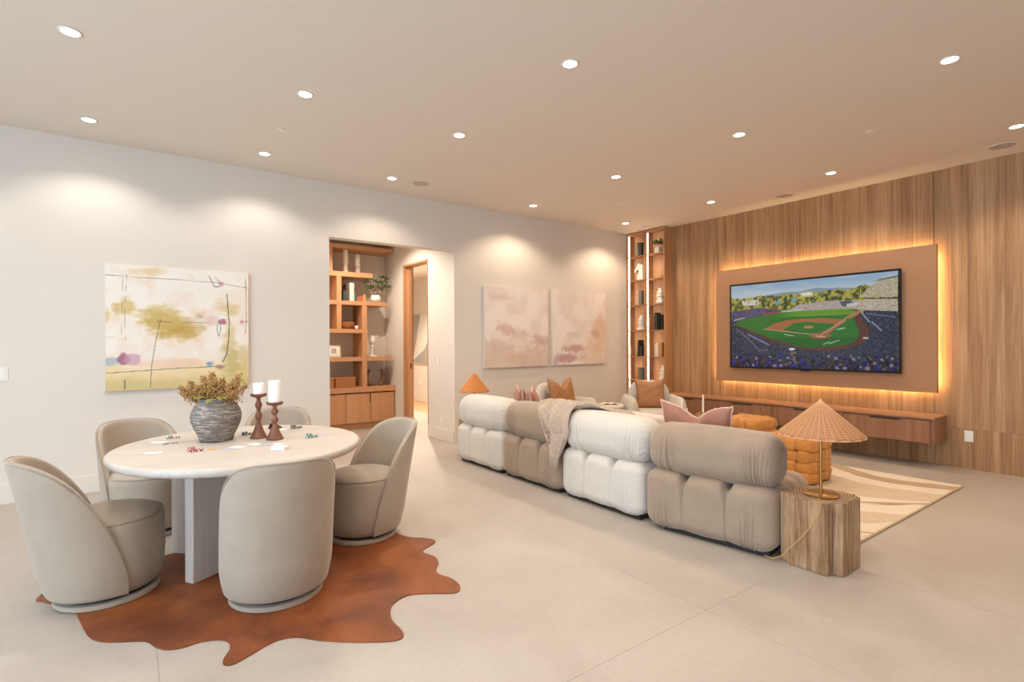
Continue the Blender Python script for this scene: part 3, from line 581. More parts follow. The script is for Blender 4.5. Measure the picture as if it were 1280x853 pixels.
# ---------------------------------------------------------------- alcove joinery
CF = 8.285; cb = AY-.002
t = thing('base_cabinet', 'oak base cabinet with flat doors across the alcove', 'cabinet', (2.5, CF, 0)); x0, x1 = 1.502-2.5, 3.622-2.5
bx('body', M['alcwoodz'], (x0, x1, .022, cb-CF, .11, .585), t); bx('plinth', M['alcwood'], (x0, x1, .06, cb-CF, 0, .109), t)
for a, b_, hnd in [(-.42, .295, 0), (.30, .71, 1), (.715, 1.12, 0), (-.995, -.425, 0)]:
    d = MB().box(a+.002, b_-.002, 0, .02, .115, .58).build('door', M['alcwoodz'], t, bevel=.0015)
    if hnd: bx('finger_pull', M['darkgap'], (b_-.016, b_-.004, -.002, -.0005, .43, .575), d)
tag(MB().box(1.502, 3.638, CF-.012, cb, .60, .685).build('worktop', M['alcwood'], bevel=.002), 'thick oak top lying along the alcove cabinet', 'worktop')
sh = thing('open_shelving', 'oak open shelving of staggered boards in the alcove', 'shelving', (2.5, CF, 0)); D0, D1 = 0., cb-CF
for xa, xb_, z0, z1 in [(1.502, 3.60, 2.90, 2.965), (1.502, 3.255, 2.455, 2.53), (1.502, 3.505, 2.005, 2.07), (1.502, 3.17, 1.555, 1.62), (1.502, 3.575, 1.105, 1.17)]:
    MB().box(xa-2.5, xb_-2.5, D0, D1, z0, z1).build('shelf', M['alcwood'], sh, bevel=.0015)
for xa, xb_, z0, z1 in [(2.53, 2.605, 2.531, 2.899), (2.665, 2.742, 2.071, 2.454), (2.665, 2.742, 1.621, 2.004), (3.075, 3.155, 1.621, 2.004), (3.075, 3.155, 1.171, 1.554), (3.075, 3.155, .686, 1.104)]:
    MB().box(xa-2.5, xb_-2.5, D0+.002, D1, z0, z1).build('upright', M['alcwoodz'], sh, bevel=.0015)
YI = CF+.16
def candle(loc, r, h_, lb, grp=None):
    t = thing('pillar_candle', lb, 'candle', loc, 0, grp); MB().lathe([(0, 0), (r, 0), (r, h_-.006), (r-.004, h_-.001), (r*.6, h_-.003), (0, h_)], 28).build('wax_body', M['wax'], t, auto=60)
    MB().tube([(0, 0, h_-.001), (.001, 0, h_+.006)], .0012, 5).build('wick', M['darkgap'], t); return t
for x, hh, ch, lb in [(2.86, .19, .20, 'taller'), (3.06, .13, .18, 'shorter')]:
    t = thing('candle_holder', '%s cream turned candle holder on the upper alcove shelf' % lb, 'candle holder', (x, YI, 2.531), 0, 'cream candle holders in the alcove')
    MB().lathe([(0, 0), (.045, 0), (.047, .01), (.034, hh*.45), (.03, hh*.7), (.045, hh-.02), (.052, hh-.008), (.05, hh), (0, hh)], 28).build('stand', M['cream'], t)
    candle((x, YI, 2.532+hh), .038, ch, 'white pillar candle on the %s holder of the alcove shelf' % lb, 'candles in the alcove')
bk = [(.05, .17, '#33484C', 'dark teal short book'), (.006, .27, '#5A5048', 'thin brown book'), (.04, .285, '#5C4A40', 'dark brown book'), (.035, .30, '#EDE2D6', 'white tall book'), (.035, .30, '#E4D6C8', 'second white tall book'), (.03, .13, '#3A6A6A', 'small teal book')]
x = 2.80
for th_, h_, col, nm in bk:
    book((x+th_/2, YI-.06, 2.0705), th_, .18, h_, col, nm+' on the middle alcove shelf', 'books in the alcove', PI/2); x += th_+.003
t = thing('stone_bookend', 'brown wedge bookend on the middle alcove shelf', 'bookend', (3.12, YI, 2.0705)); MB().prism([(-.10, 0), (.0, 0), (.0, .09), (-.04, .10), (-.10, .05)], -.05, .05, Matrix.Rotation(PI/2, 4, 'X')).build('wedge', M['bowl'], t, bevel=.004); MB().box(.004, .06, -.05, .05, 0, .12).build('block', M['alcwoodz'], t, bevel=.003)
t = thing('potted_plant', 'leafy green plant in a round white pot on the alcove shelf', 'plant', (3.36, YI, 2.0705))
MB().lathe([(0, 0), (.05, 0), (.085, .04), (.088, .075), (.07, .115), (.055, .125), (.05, .12), (0, .11)], 28).build('pot', M['offwhite'], t)
mb = MB(); rs = random.Random(5); ends = []
for k in range(16):
    a = rs.random()*2*PI; r = rs.uniform(.08, .22); z = rs.uniform(.2, .42); e = Vector((r*math.cos(a)*(1.2 if math.cos(a) < 0 else .9), r*math.sin(a)*.6, z)); ends.append(e); mb.tube([(0, 0, .1), tuple(e*.5+Vector((0, 0, .06))), tuple(e)], .0025, 5)
mb.build('stems', M['stem'], t); mb = MB()
for e in ends: foliage(mb, 15, .055, 0, .05, .05, rs.random(), None) if False else None
for e in ends:
    m2 = foliage(MB(), 16, .06, 0, .05, .05, rs.randint(0, 999)); mb.add([tuple(Vector(p)+e) for p in m2.v], m2.f)
mb.build('foliage', M['leafg'], t, smooth=False)
t = thing('glass_ornament', 'small brass wire ornament right of the alcove plant', 'ornament', (3.46, YI, 2.0705)); MB().tube([(0, 0, 0), (.01, 0, .08), (.03, 0, .09)], .003, 6).tube([(0, 0, .03), (-.02, 0, .09)], .003, 6).lathe([(0, 0), (.02, 0), (.018, .006), (0, .008)], 16).build('wire', M['brass'], t)
t = thing('wooden_bowl', 'turned wooden bowl in the middle alcove compartment', 'bowl', (2.87, YI, 1.6205)); MB().lathe([(0, 0), (.07, 0), (.10, .02), (.125, .06), (.128, .115), (.118, .115), (.11, .06), (.06, .025), (0, .02)], 32).build('bowl_body', M['bowl'], t)
tag(MB().lathe([(0, 0), (.02, .002), (.032, .02), (.034, .035), (.025, .055), (0, .062)], 20).build('stone_ball', M['offwhite'], loc=(3.02, YI-.05, 1.6205)), 'small white ball beside the wooden bowl', 'ornament')
t = thing('photo_frame', 'small pale frame with a grey picture leaning in the alcove', 'photo frame', (2.655, YI-.05, 1.1715)); t.rotation_euler = (-.10, 0, .12)
MB().box(-.115, .115, 0, .02, 0, .2).build('frame', M['cream'], t, bevel=.003); bx('mount', M['white'], (-.09, .09, -.002, 0, .02, .18), t); bx('picture', plain('grey print', '#A7A3A6', .6, var=.3, sc=30), (-.04, .04, -.003, -.002, .06, .14), t)
t = thing('bust_sculpture', 'white classical head on a stand on the alcove shelf', 'sculpture', (3.30, YI, 1.1715))
MB().lathe([(0, 0), (.085, 0), (.085, .02), (.02, .026), (.014, .05), (.014, .14), (.028, .15), (.036, .175), (.03, .20), (0, .21)], 24).build('stand', M['offwhite'], t)
def hd(P, N): return .012*np.exp(-((P[..., 0])**2+(P[..., 2]+.005)**2)/.0003)*(N[..., 1] < 0)-.006*np.exp(-((np.abs(P[..., 0])-.022)**2+(P[..., 2]-.012)**2)/.00012)*(N[..., 1] < 0)
hm = puffy((.046, .055, .066), .044, (16, 16, 16), hd); o = hm.build('head', M['offwhite'], t, (0, 0, .265), fix=True, auto=None)
mb = MB(); rs = random.Random(2)
for k in range(38):
    a = rs.random()*2*PI; e = rs.uniform(.15, 1.4); p = Vector((.05*math.cos(a)*math.cos(e), .055*math.sin(a)*math.cos(e)+.008, .285+.055*math.sin(e))); mb.lathe([(0, -.012), (.011, -.005), (.012, .005), (0, .013)], 8, Matrix.Translation(p))
for k in range(7): mb.lathe([(0, -.01), (.016, 0), (0, .012)], 8, Matrix.Translation((-.03+.02*k, -.03, .335)))
mb.build('hair', M['offwhite'], t)
t = thing('horn_sculpture', 'mottled curved horn sculpture on the oak worktop', 'sculpture', (3.35, YI, .6855))
for sgn in (-1, 1):
    pts = []; rad = []
    for k in range(15):
        q = k/14; a = -PI/2+q*PI*.93; pts.append((sgn*(.05+.075*math.cos(a)+.02), 0, .145+.125*math.sin(a))); rad.append(.026+.014*math.sin(q*PI)-.006*q)
    MB().tube(pts, rad, 12).build('horn', M['horn'], t)
MB().lathe([(0, 0), (.05, 0), (.045, .015), (0, .02)], 20).build('foot', M['horn'], t)
def basket(loc, wx, lb):
    t = thing('woven_basket', lb, 'basket', loc, 0, 'baskets on the oak top'); mb = MB(); rs = random.Random(int(wx*999))
    for k in range(7):
        z = .012+k*.023; ph = k % 2*PI; pts = []
        for i in range(64):
            q = i/64*4; sd = int(q); f = q-sd; c_ = [(-1+2*f, -1), (1, -1+2*f), (1-2*f, 1), (-1, 1-2*f)][sd]
            wob = .004*math.sin(i*PI/2+ph); pts.append((c_[0]*(wx/2-.012)+wob*(sd % 2), c_[1]*.10+wob*(1-sd % 2), z))
        mb.tube(pts, .0125, 6, closed=True)
    mb.build('weave', M['basket'], t); bx('base', M['basket'], (-wx/2+.02, wx/2-.02, -.09, .09, .002, .012), t); return t
basket((2.815, YI-.02, .687), .33, 'woven seagrass basket beside the upright on the oak worktop'); basket((2.49, YI-.02, .687), .28, 'woven seagrass basket half hidden at the left of the alcove')

# ---------------------------------------------------------------- cowhide
hide = [(-.4, 3.822), (-.36, 3.76), (-.30, 3.66), (-.215, 3.5), (-.205, 3.459), (-.152, 3.201), (-.10, 3.10), (-.029, 3.043), (.04, 3.0), (.076, 2.965), (.10, 2.90), (.14, 2.84), (.2, 2.815), (.27, 2.82), (.34, 2.79), (.375, 2.74), (.371, 2.673), (.335, 2.60), (.335, 2.555), (.37, 2.54), (.445, 2.572), (.51, 2.605), (.572, 2.619), (.645, 2.59), (.72, 2.501), (.835, 2.399), (.93, 2.33), (1.003, 2.29), (1.045, 2.30), (1.06, 2.36), (1.06, 2.46), (1.089, 2.553), (1.136, 2.621), (1.239, 2.66), (1.353, 2.60), (1.442, 2.537), (1.49, 2.54), (1.525, 2.60), (1.53, 2.70), (1.50, 2.79), (1.515, 2.86), (1.575, 2.94), (1.60, 3.04), (1.574, 3.13), (1.60, 3.19), (1.70, 3.24), (1.735, 3.29), (1.70, 3.37), (1.63, 3.44), (1.59, 3.52), (1.57, 3.65), (1.52, 3.85), (1.40, 4.02), (1.15, 4.10), (.95, 4.22), (.7, 4.2), (.5, 4.15), (.33, 4.13), (.20, 4.11), (.05, 4.02), (-.1, 3.99), (-.25, 4.02), (-.35, 3.95)]
def catmull(p, k=4):
    out = []; n_ = len(p)
    for i in range(n_):
        a, b_, c_, d = [np.array(p[(i+j) % n_]) for j in (-1, 0, 1, 2)]
        for s_ in range(k):
            t_ = s_/k; out.append(tuple(.5*((2*b_)+(-a+c_)*t_+(2*a-5*b_+4*c_-d)*t_**2+(-a+3*b_-3*c_+d)*t_**3)))
    return out
hp = catmull(hide, 4); cx, cy = .7, 3.3
tag(MB().prism([(x-cx, y-cy) for x, y in hp], .0006, .006).build('cowhide_rug', M['hide'], loc=(cx, cy, 0), auto=30), 'reddish brown cowhide rug under the round table', 'rug')

# ---------------------------------------------------------------- dining table
TC = Vector((.603, 3.747)); RX, RY = .712, .768
t = thing('round_dining_table', 'round white-washed table on crossed slab legs over a cowhide', 'table', (TC.x, TC.y, 0))
mb = MB(); pr = [(0, .752), (.97, .752), (.988, .750), (.998, .742), (1, .730), (.996, .716), (.98, .706), (.94, .704), (0, .704)]
V = []; F = []; n_ = 96
for j in range(n_):
    a = 2*PI*j/n_
    for r, z in pr: V.append((r*RX*math.cos(a), r*RY*math.sin(a), z))
for j in range(n_):
    for i in range(len(pr)-1): a = j*len(pr)+i; b_ = ((j+1) % n_)*len(pr)+i; F.append((a, b_, b_+1, a+1))
mb.add(V, F).build('table_top', M['table'], t, fix=True, auto=50)
M['tablev'] = wood('white-washed timber upright', [(.3, '#C2B7AC'), (.5, '#CCC2B8'), (.7, '#D5CCC3')], axis=2, fine=60, broad=9, rough=.5, rnd=False)
def slab(a, b_, wd):
    a = Vector(a)-TC; b_ = Vector(b_)-TC; d = (b_-a); L_ = d.length; an = math.atan2(d.y, d.x); m_ = (a+b_)/2
    o = MB().box(-L_/2, L_/2, -wd/2, wd/2, .006, .7035).build('leg', M['tablev'], t, loc=(m_.x, m_.y, 0), rz=an, bevel=.006); return o
slab((.285, 3.545), (.55, 3.70), .072); slab((.59, 3.73), (.97, 3.95), .072); slab((.262, 4.16), (.97, 3.30), .07)

# ---------------------------------------------------------------- dining chairs (local: faces +y)
def make_chair():
    t = thing('dining_chair', 'x', 'chair', group='dining chairs round the table')
    MB().lathe([(0, .476), (.12, .474), (.20, .466), (.232, .455), (.254, .438), (.262, .42), (.265, .40), (.266, .25), (.262, .16), (.250, .09), (.228, .058), (0, .056)], 56).build('seat', M['chairfab'], t, auto=60)
    MB().tube([(.257*math.cos(a), .257*math.sin(a), .440) for a in np.linspace(0, 2*PI, 64, endpoint=False)], .0035, 6, closed=True).build('piping', M['chairfab'], t)
    MB().lathe([(0, 0.0062), (.235, 0.0062), (.24, .010), (.24, .028), (.235, .032), (0, .032)], 48).build('swivel_base', M['chairfab'], t)
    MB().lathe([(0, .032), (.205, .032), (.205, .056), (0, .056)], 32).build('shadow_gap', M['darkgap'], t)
    tm = math.radians(104)
    def P(th, z, off=0):
        r = .262+off; r *= (.91+.09*float(smooth01(.03, .2, np.array(z)))); a = -PI/2+th
        return (r*math.cos(a)*1.0, r*math.sin(a)*.98-.140*(max(z-.08, 0)/.75)**1.15-.01, z)
    def ht(th): return .062+.742*(1-min(1, abs(th/tm))**3.5)**(1/2.0)
    def fn(u, v):
        s_ = math.sin((u-.5)*PI); th = s_*tm*.999; return P(th, .058+(ht(th)-.058)*v)
    mb = MB().grid(fn, 45, 13); o = mb.build('backrest', M['chairfab'], t, auto=None)
    sm = o.modifiers.new('thick', 'SOLIDIFY'); sm.thickness = .046; sm.offset = 0 if True else 1; sb = o.modifiers.new('round', 'SUBSURF'); sb.levels = 2; sb.render_levels = 2
    rim = [P(math.sin((u-.5)*PI)*tm*.995, ht(math.sin((u-.5)*PI)*tm*.995)-.004, .018) for u in np.linspace(.0, 1, 70)]
    MB().tube(rim, .004, 6).build('rim_piping', M['chairfab'], t); return t
ch = make_chair()
def face(cx, cy, tx, ty): return math.atan2(ty-cy, tx-cx)-PI/2
CH = [(-.085, 3.70, face(-.085, 3.70, 1.2, 3.90), 'beige velvet barrel dining chair left of the table, side turned to us'),
      (.670, 3.135, face(.670, 3.135, .72, 3.9), 'beige velvet barrel dining chair in front of the table, its back to us'),
      (1.375, 3.72, face(1.375, 3.72, .5, 3.60), 'beige velvet barrel dining chair right of the table, side view'),
      (.145, 4.76, face(.145, 4.76, .55, 3.75), 'beige velvet barrel dining chair behind the table at the left'),
      (1.03, 4.86, face(1.03, 4.86, .62, 3.75), 'beige velvet barrel dining chair behind the table, only the back rim showing')]
for i, (x, y, a, lb) in enumerate(CH):
    zz = 0 if i < 3 else -.006
    if i == 0: ch.location = (x, y, zz); ch.rotation_euler = (0, 0, a); ch['label'] = lb
    else: copy_tree(ch, lb, (x, y, zz), a)

# ---------------------------------------------------------------- on the table
TT = .7525
t = thing('ceramic_vase', 'dark grey scratched round ceramic vase on the table', 'vase', (.475, 3.935, TT))
pr = [(0, 0), (.085, 0), (.098, .004), (.105, .03), (.128, .08), (.146, .13), (.150, .165), (.143, .20), (.122, .235), (.103, .252), (.100, .262), (.108, .275), (.112, .278), (.104, .28), (.094, .265), (.095, .25), (.12, .2), (.12, .1), (0, .03)]
MB().lathe(pr, 56, wob=lambda a, z: 1+.008*math.sin(z*150)+.004*math.sin(3*a+z*40)).build('body', M['vase'], t, auto=None)
fl_ = thing('dried_flowers', 'bunch of golden dried seed heads and olive leaves in the grey vase', 'flowers', (.475, 3.935, TT)); rs = random.Random(11)
PL = [(-1.0, .25, .16), (-.85, .0, .13), (-.62, .5, .2), (-.45, .2, .17), (-.3, .7, .2), (-.15, .3, .22), (0.0, .9, .26), (.1, .4, .2), (.25, .6, .22), (.4, .2, .16), (.55, .55, .2), (.72, .8, .25), (.85, .3, .2), (-.7, -.3, .14), (.1, -.4, .14), (.6, -.3, .14), (-.2, -.6, .12)]
rv = Vector((.8066, -.591, 0)); fv = Vector((.591, .8066, 0))
for (u, el, z) in PL:
    d = (rv*u*.16+fv*rs.uniform(-.08, .05)+Vector((0, 0, .06+.14*max(el, 0)))); base = Vector((0, 0, .25))+rv*u*.06; tip = base+d*1.05; n_ = 230; mb = MB()
    for k in range(n_):
        q = rs.random()**.8; c_ = base.lerp(tip, q)+Vector([rs.gauss(0, 1) for _ in range(3)])*(.027*(1-q)+.007); s_ = rs.uniform(.0035, .0065)
        mb.add([c_+Vector(v)*s_ for v in ((1, 0, 0), (-1, 0, 0), (0, 1, 0), (0, -1, 0), (0, 0, 1.4), (0, 0, -1.4))], [(0, 2, 4), (2, 1, 4), (1, 3, 4), (3, 0, 4), (2, 0, 5), (1, 2, 5), (3, 1, 5), (0, 3, 5)])
    mb.tube([(0, 0, .2), tuple(base), tuple(tip)], .002, 4); mb.build('seed_head', M['seed'], fl_, smooth=False)
for k in range(16):
    a = k/16*2*PI+rs.uniform(-.2, .2); d = Vector((math.cos(a), math.sin(a), rs.uniform(-.1, .35))).normalized(); c_ = Vector((math.cos(a)*.07, math.sin(a)*.07, .272)); sd = d.cross(Vector((0, 0, 1))).normalized(); l = rs.uniform(.07, .12)
    V = [c_, c_+d*l*.3+sd*l*.22, c_+d*l*.7+sd*l*.18, c_+d*l-Vector((0, 0, .015)), c_+d*l*.7-sd*l*.18, c_+d*l*.3-sd*l*.22, c_+d*l*.5+Vector((0, 0, .012))]
    MB().add(V, [(0, 1, 6), (1, 2, 6), (2, 3, 6), (3, 4, 6), (4, 5, 6), (5, 0, 6)]).build('leaf', M['leafo'], fl_, auto=None)
def cstick(x, y, hh, lb):
    t = thing('candlestick', lb, 'candlestick', (x, y, TT)); k = hh-.03
    pr = [(0, 0), (.052, 0), (.054, .006), (.046, .02), (.032, .05), (.022, .08)]
    for i in range(1, 13): z = .08+(k-.085)*i/12; pr.append((.017+.006*math.cos(i*PI/2.4+PI*.2), z))
    pr += [(.016, k), (.046, k+.010), (.052, k+.020), (.050, k+.028), (.04, k+.024), (0, k+.024)]
    MB().lathe(pr, 28).build('stem', M['redwood'], t); candle((x, y, TT+k+.0245), .037 if hh > .26 else .038, .075 if hh > .26 else .145, 'white pillar candle, %s, on a reddish wooden candlestick' % ('the short squat one' if hh > .26 else 'the tall one'), 'candles on the table')
cstick(.715, 3.86, .30, 'taller reddish turned wooden candlestick on the table'); cstick(.79, 3.735, .25, 'shorter reddish turned wooden candlestick on the table')
def chipmat(nm, a, b_):
    m_, nt, b = base_mat(nm); tc = nd(nt, 'ShaderNodeTexCoord'); g = nd(nt, 'ShaderNodeTexGradient', gradient_type='RADIAL'); nt.links.new(tc.outputs['Object'], g.inputs[0])
    ml = nd(nt, 'ShaderNodeMath', operation='MULTIPLY'); ml.inputs[1].default_value = 6; fr = nd(nt, 'ShaderNodeMath', operation='FRACT'); nt.links.new(g.outputs[0], ml.inputs[0]); nt.links.new(ml.outputs[0], fr.inputs[0])
    r = ramp(nt, fr.outputs[0], [(0, a), (.62, a), (.63, b_)]); nt.links.new(r, b.inputs['Base Color']); b.inputs['Roughness'].default_value = .5; return m_
CM = {'black': chipmat('black chip', '#1E1C1E', '#E4E0DA'), 'white': chipmat('white chip', '#E6E2DC', '#2A2828'), 'red': chipmat('red chip', '#A02A30', '#F0E4DE'), 'green': chipmat('green chip', '#1E6A48', '#E4EADF'), 'yellow': chipmat('amber chip', '#D8922A', '#F0D090'), 'grey': chipmat('grey chip', '#6E6862', '#C8C2BA')}
CME = {k: MB().lathe([(0, 0), (.019, 0), (.0195, .0008), (.0195, .0028), (.019, .0035), (0, .0035)], 18).mesh('poker_chip', m_, auto=40) for k, m_ in CM.items()}
def chips(x, y, col, n_, where, lay='stack'):
    rs = random.Random(int(x*1000)+n_)
    for k in range(n_):
        if lay == 'stack': p = (x+rs.uniform(-.002, .002)+(0 if k < n_*.6 else .042), y+rs.uniform(-.002, .002), TT+.0001+.0036*(k if k < n_*.6 else k-math.ceil(n_*.6)))
        else: p = (x+k*.048, y+k*.012, TT+.0001)
        o = put('poker_chip', CME[col], None, p, rs.random()*6); tag(o, '%s poker chip %s' % (col, where), 'poker chip', '%s poker chips %s' % (col, where))
chips(.23, 4.20, 'white', 9, 'in the stacks left of the vase'); chips(.20, 3.98, 'grey', 2, 'lying flat in front of the vase at the left', 'flat'); chips(.305, 3.60, 'red', 12, 'stacked near the front edge of the table')
chips(.41, 3.60, 'yellow', 1, 'lying alone on the table', 'flat'); chips(.66, 4.04, 'black', 9, 'stacked at the right of the vase'); chips(1.0, 4.12, 'black', 12, 'stacked near the back rim of the table'); chips(.985, 3.66, 'green', 12, 'stacked at the right side of the table')
cardm = plain('playing card face', '#EDEBE8', .35, var=.01); cardb = plain('playing card back', '#B9BCC6', .35, var=.25, sc=160)
me_f = MB().box(-.0315, .0315, -.044, .044, 0, .0008).mesh('playing_card', cardm, smooth=False); me_b = MB().box(-.0315, .0315, -.044, .044, 0, .0008).mesh('playing_card', cardb, smooth=False)
CD = [(.14, 4.10, .6, 1, 0, 'by the left rim, further from us'), (.165, 4.06, .9, 0, 1, 'lying on the further left card'), (.10, 3.71, 1.0, 1, 0, 'by the left rim, nearer to us'), (.125, 3.69, 1.3, 0, 1, 'lying on the nearer left card'),
      (.50, 3.56, .4, 1, 0, 'in front of the vase, first of the fanned cards'), (.545, 3.585, .7, 0, 1, 'second of the fanned cards before the vase'), (.655, 3.62, .5, 0, 0, 'third of the cards laid out in the middle'), (.71, 3.58, .2, 1, 1, 'fourth of the cards laid out in the middle'), (.76, 3.54, .6, 0, 0, 'fifth of the cards laid out in the middle'), (.92, 4.14, .3, 0, 0, 'flat near the back rim'), (1.12, 3.72, .5, 1, 0, 'beyond the green chips near the right rim')]
for x, y, a, bk_, lv, lb in CD: tag(put('playing_card', me_b if bk_ else me_f, None, (x, y, TT+.0001+lv*.0009), a), 'playing card '+lb, 'playing card', 'playing cards on the table')
tag(MB().box(-.03, .03, -.044, .044, 0, .018).build('card_box', cardm, loc=(.74, 3.36, TT), rz=.8, bevel=.001), 'small white card box near the front of the table', 'box')
tag(MB().prism([(-.045, 0), (.04, 0), (-.03, .04)], -.035, .035, Matrix.Rotation(PI/2, 4, 'X')).build('card_shoe', M['darkgap'], loc=(.90, 4.22, TT+.0005), rz=-.6, bevel=.003), 'small dark wedge-shaped card holder behind the candlesticks', 'card holder')

# ---------------------------------------------------------------- sofa modules (local: x forward from the back, y across)
def wrinkle(y, z, yc, wd, seed, fan=0., fr=215, zc=0):
    s_ = (y-yc)*fr+fan*(y-yc)*(z-zc)*700+seed; g = np.sin(s_)+.5*np.sin(s_*1.7+seed*2)
    return g*np.exp(-((y-yc)/wd)**2)
def sofa_module(lb, mat, loc, rz, seed, seatx=.84, wy=.925, side=0):
    t = thing('sofa_module', lb, 'sofa', loc, rz, 'modules of the long sofa'); hy = wy/2
    # lower back body with three tufted bulges
    def db(P, N):
        y, z, x = P[..., 1], P[..., 2], P[..., 0]; zt = smooth01(-.16, .2, z); third = hy*2/3/2
        gr = np.zeros_like(y)
        for yc in (-.155, .155):
            gr -= (.008+.010*zt+.045*zt**4)*np.exp(-((y-yc)/(.006+.005*zt+.017*zt**4))**2)
        bul = .008*np.cos(np.clip((np.mod(y+.155, .31)-.155)/.155, -1, 1)*PI/2)*(np.abs(y) < .155)+.008*np.cos(np.clip((np.abs(y)-.30)/.145, -1, 1)*PI/2)*(np.abs(y) >= .155)
        wr = .0062*(wrinkle(y, z, hy*.66, .07, seed, .30)+wrinkle(y, z, -hy*.64, .065, seed+3, -.30))*smooth01(.16, -.12, z)
        return (gr+bul)*np.clip(1.2-np.abs(N[..., 1]), 0, 1)+wr*np.clip(1.3-np.abs(N[..., 1]), 0, 1)
    mb = puffy((.20, hy, .205), (.075, .095, .082), (16, 240, 44), db); mb.build('lower_back', mat, t, (.205, 0, .237), fix=True, auto=None)
    def dr_(P, N):
        y, z = P[..., 1], P[..., 2]
        w1 = wrinkle(y, z, hy*.60, .075, seed+1, .45, zc=.2)+wrinkle(y, z, -hy*.70, .07, seed+5, -.45, zc=.2)
        w2 = .004*np.sin(np.arctan2(z, P[..., 0])*20+seed)*smooth01(hy*.84, hy, np.abs(y))
        return .0085*w1*np.clip(1.2-np.abs(N[..., 1]), 0, 1)*smooth01(.17, -.03, z)+w2+.012*np.cos(y/hy*PI/2)
    mb = puffy((.178, hy+.002, .176), (.150, .122, .140), (22, 260, 32), dr_); mb.build('back_bolster', mat, t, (.19, 0, .597), fix=True, auto=None)
    bx('plinth', M['darkgap'], (.06, (seatx or .4)-.05, -hy+.05, hy-.05-2*side, .004, .05), t)  # base strip; its dark colour also stands for the shadow under the module
    def ds(P, N):
        y, x = P[..., 1], P[..., 0]; top = np.clip(N[..., 2], 0, 1)
        g = -.03*(np.exp(-((y-.155)/.02)**2)+np.exp(-((y+.155)/.02)**2)+np.exp(-((x-.0)/.02)**2))
        return g*top+.012*top
    if seatx: puffy(((seatx-.37)/2, hy-.005-side, .19), (.11, .11, .12), (40, 60, 16), ds).build('seat_cushion', mat, t, (.37+(seatx-.37)/2+.02, -side, .23), fix=True, auto=None)
    return t
sofa_module('off-white velvet sofa module at the far left end', M['sofaw'], (3.14, 4.97, 0), 0, 1.0)
sofa_module('taupe velvet sofa module under the knitted throw', M['sofat'], (3.15, 4.055, 0), 0, 2.3)
sofa_module('off-white velvet sofa module between the two taupe ones', M['sofaw'], (3.15, 3.125, 0), 0, 4.1)
sofa_module('taupe velvet sofa module at the near right end', M['sofat'], (3.185, 2.145, 0), math.radians(8.5), 6.2, .80, .925, .045)

# knitted throw lying over the back
def throw():
    mt, nt, b = base_mat('chunky knit'); tc = nd(nt, 'ShaderNodeTexCoord')
    mp = nd(nt, 'ShaderNodeMapping'); mp.inputs['Scale'].default_value = (60, 60, 60); nt.links.new(tc.outputs['Object'], mp.inputs[0])
    vr = nd(nt, 'ShaderNodeTexVoronoi'); vr.inputs['Scale'].default_value = 1.4; nt.links.new(mp.outputs[0], vr.inputs['Vector'])
    nt.links.new(ramp(nt, vr.outputs['Distance'], [(.1, '#CFBEAF'), (.6, '#B7A391')]), b.inputs['Base Color']); b.inputs['Roughness'].default_value = .95; bump(nt, b, vr.outputs['Distance'], -.006)
    t = thing('knitted_throw', 'pinkish beige chunky knitted throw draped over the sofa back', 'blanket', (3.35, 3.62, .603))
    RXx, RZ = .196, .195
    def fn(u, v):
        # u: across (0 left in the picture = +y), v: from the seat side over the top down the outer face
        L0 = .22; s_ = v*1.25                                    # metres along the cloth
        yl = .35-.28*max(0, (v-.55)/.45)**1.0; yr = -.58+.42*min(1, v/.42) if v < .42 else -.16-.06*(v-.42)/.58+.14*max(0, (v-.72)/.28)
        if v < .42: yl = .24+.11*v/.42
        y = yl+(yr-yl)*u
        down = .70+.24*(1-abs(2*u-1.25)**1.7 if abs(2*u-1.25) < 1 else 0)      # hem is lowest right of the middle
        a = v*down; fold = .018*math.sin(u*17+v*7)+.008*math.sin(u*37-v*9+1)
        arc = a-.25
        if arc < 0: x, z, nx, nz_ = RXx*math.cos(-arc/RXx*1.0)*0+.02-arc*.95, RZ+.012+arc*.28, 0, 1
        else:
            th = arc/.195
            if th < PI/2+.35: x = .02-RXx*math.sin(th)*1.1; z = RZ*math.cos(th)+.012; nx, nz_ = -math.sin(th), math.cos(th)
            else:
                th0 = PI/2+.35; ex = (th-th0)*.195; x = .02-RXx*math.sin(th0)*1.1-.015-.02*min(1, ex*6); z = RZ*math.cos(th0)+.012-ex*1.0; nx, nz_ = -1, 0
        k = .014+fold+.012*smooth01(0, .5, np.array(v)); return (x+nx*k, y, z+nz_*k)
    o = MB().grid(fn, 70, 80).build('cloth', mt, t, auto=None); sm = o.modifiers.new('thick', 'SOLIDIFY'); sm.thickness = .012; sm.offset = 1
    return t
throw()

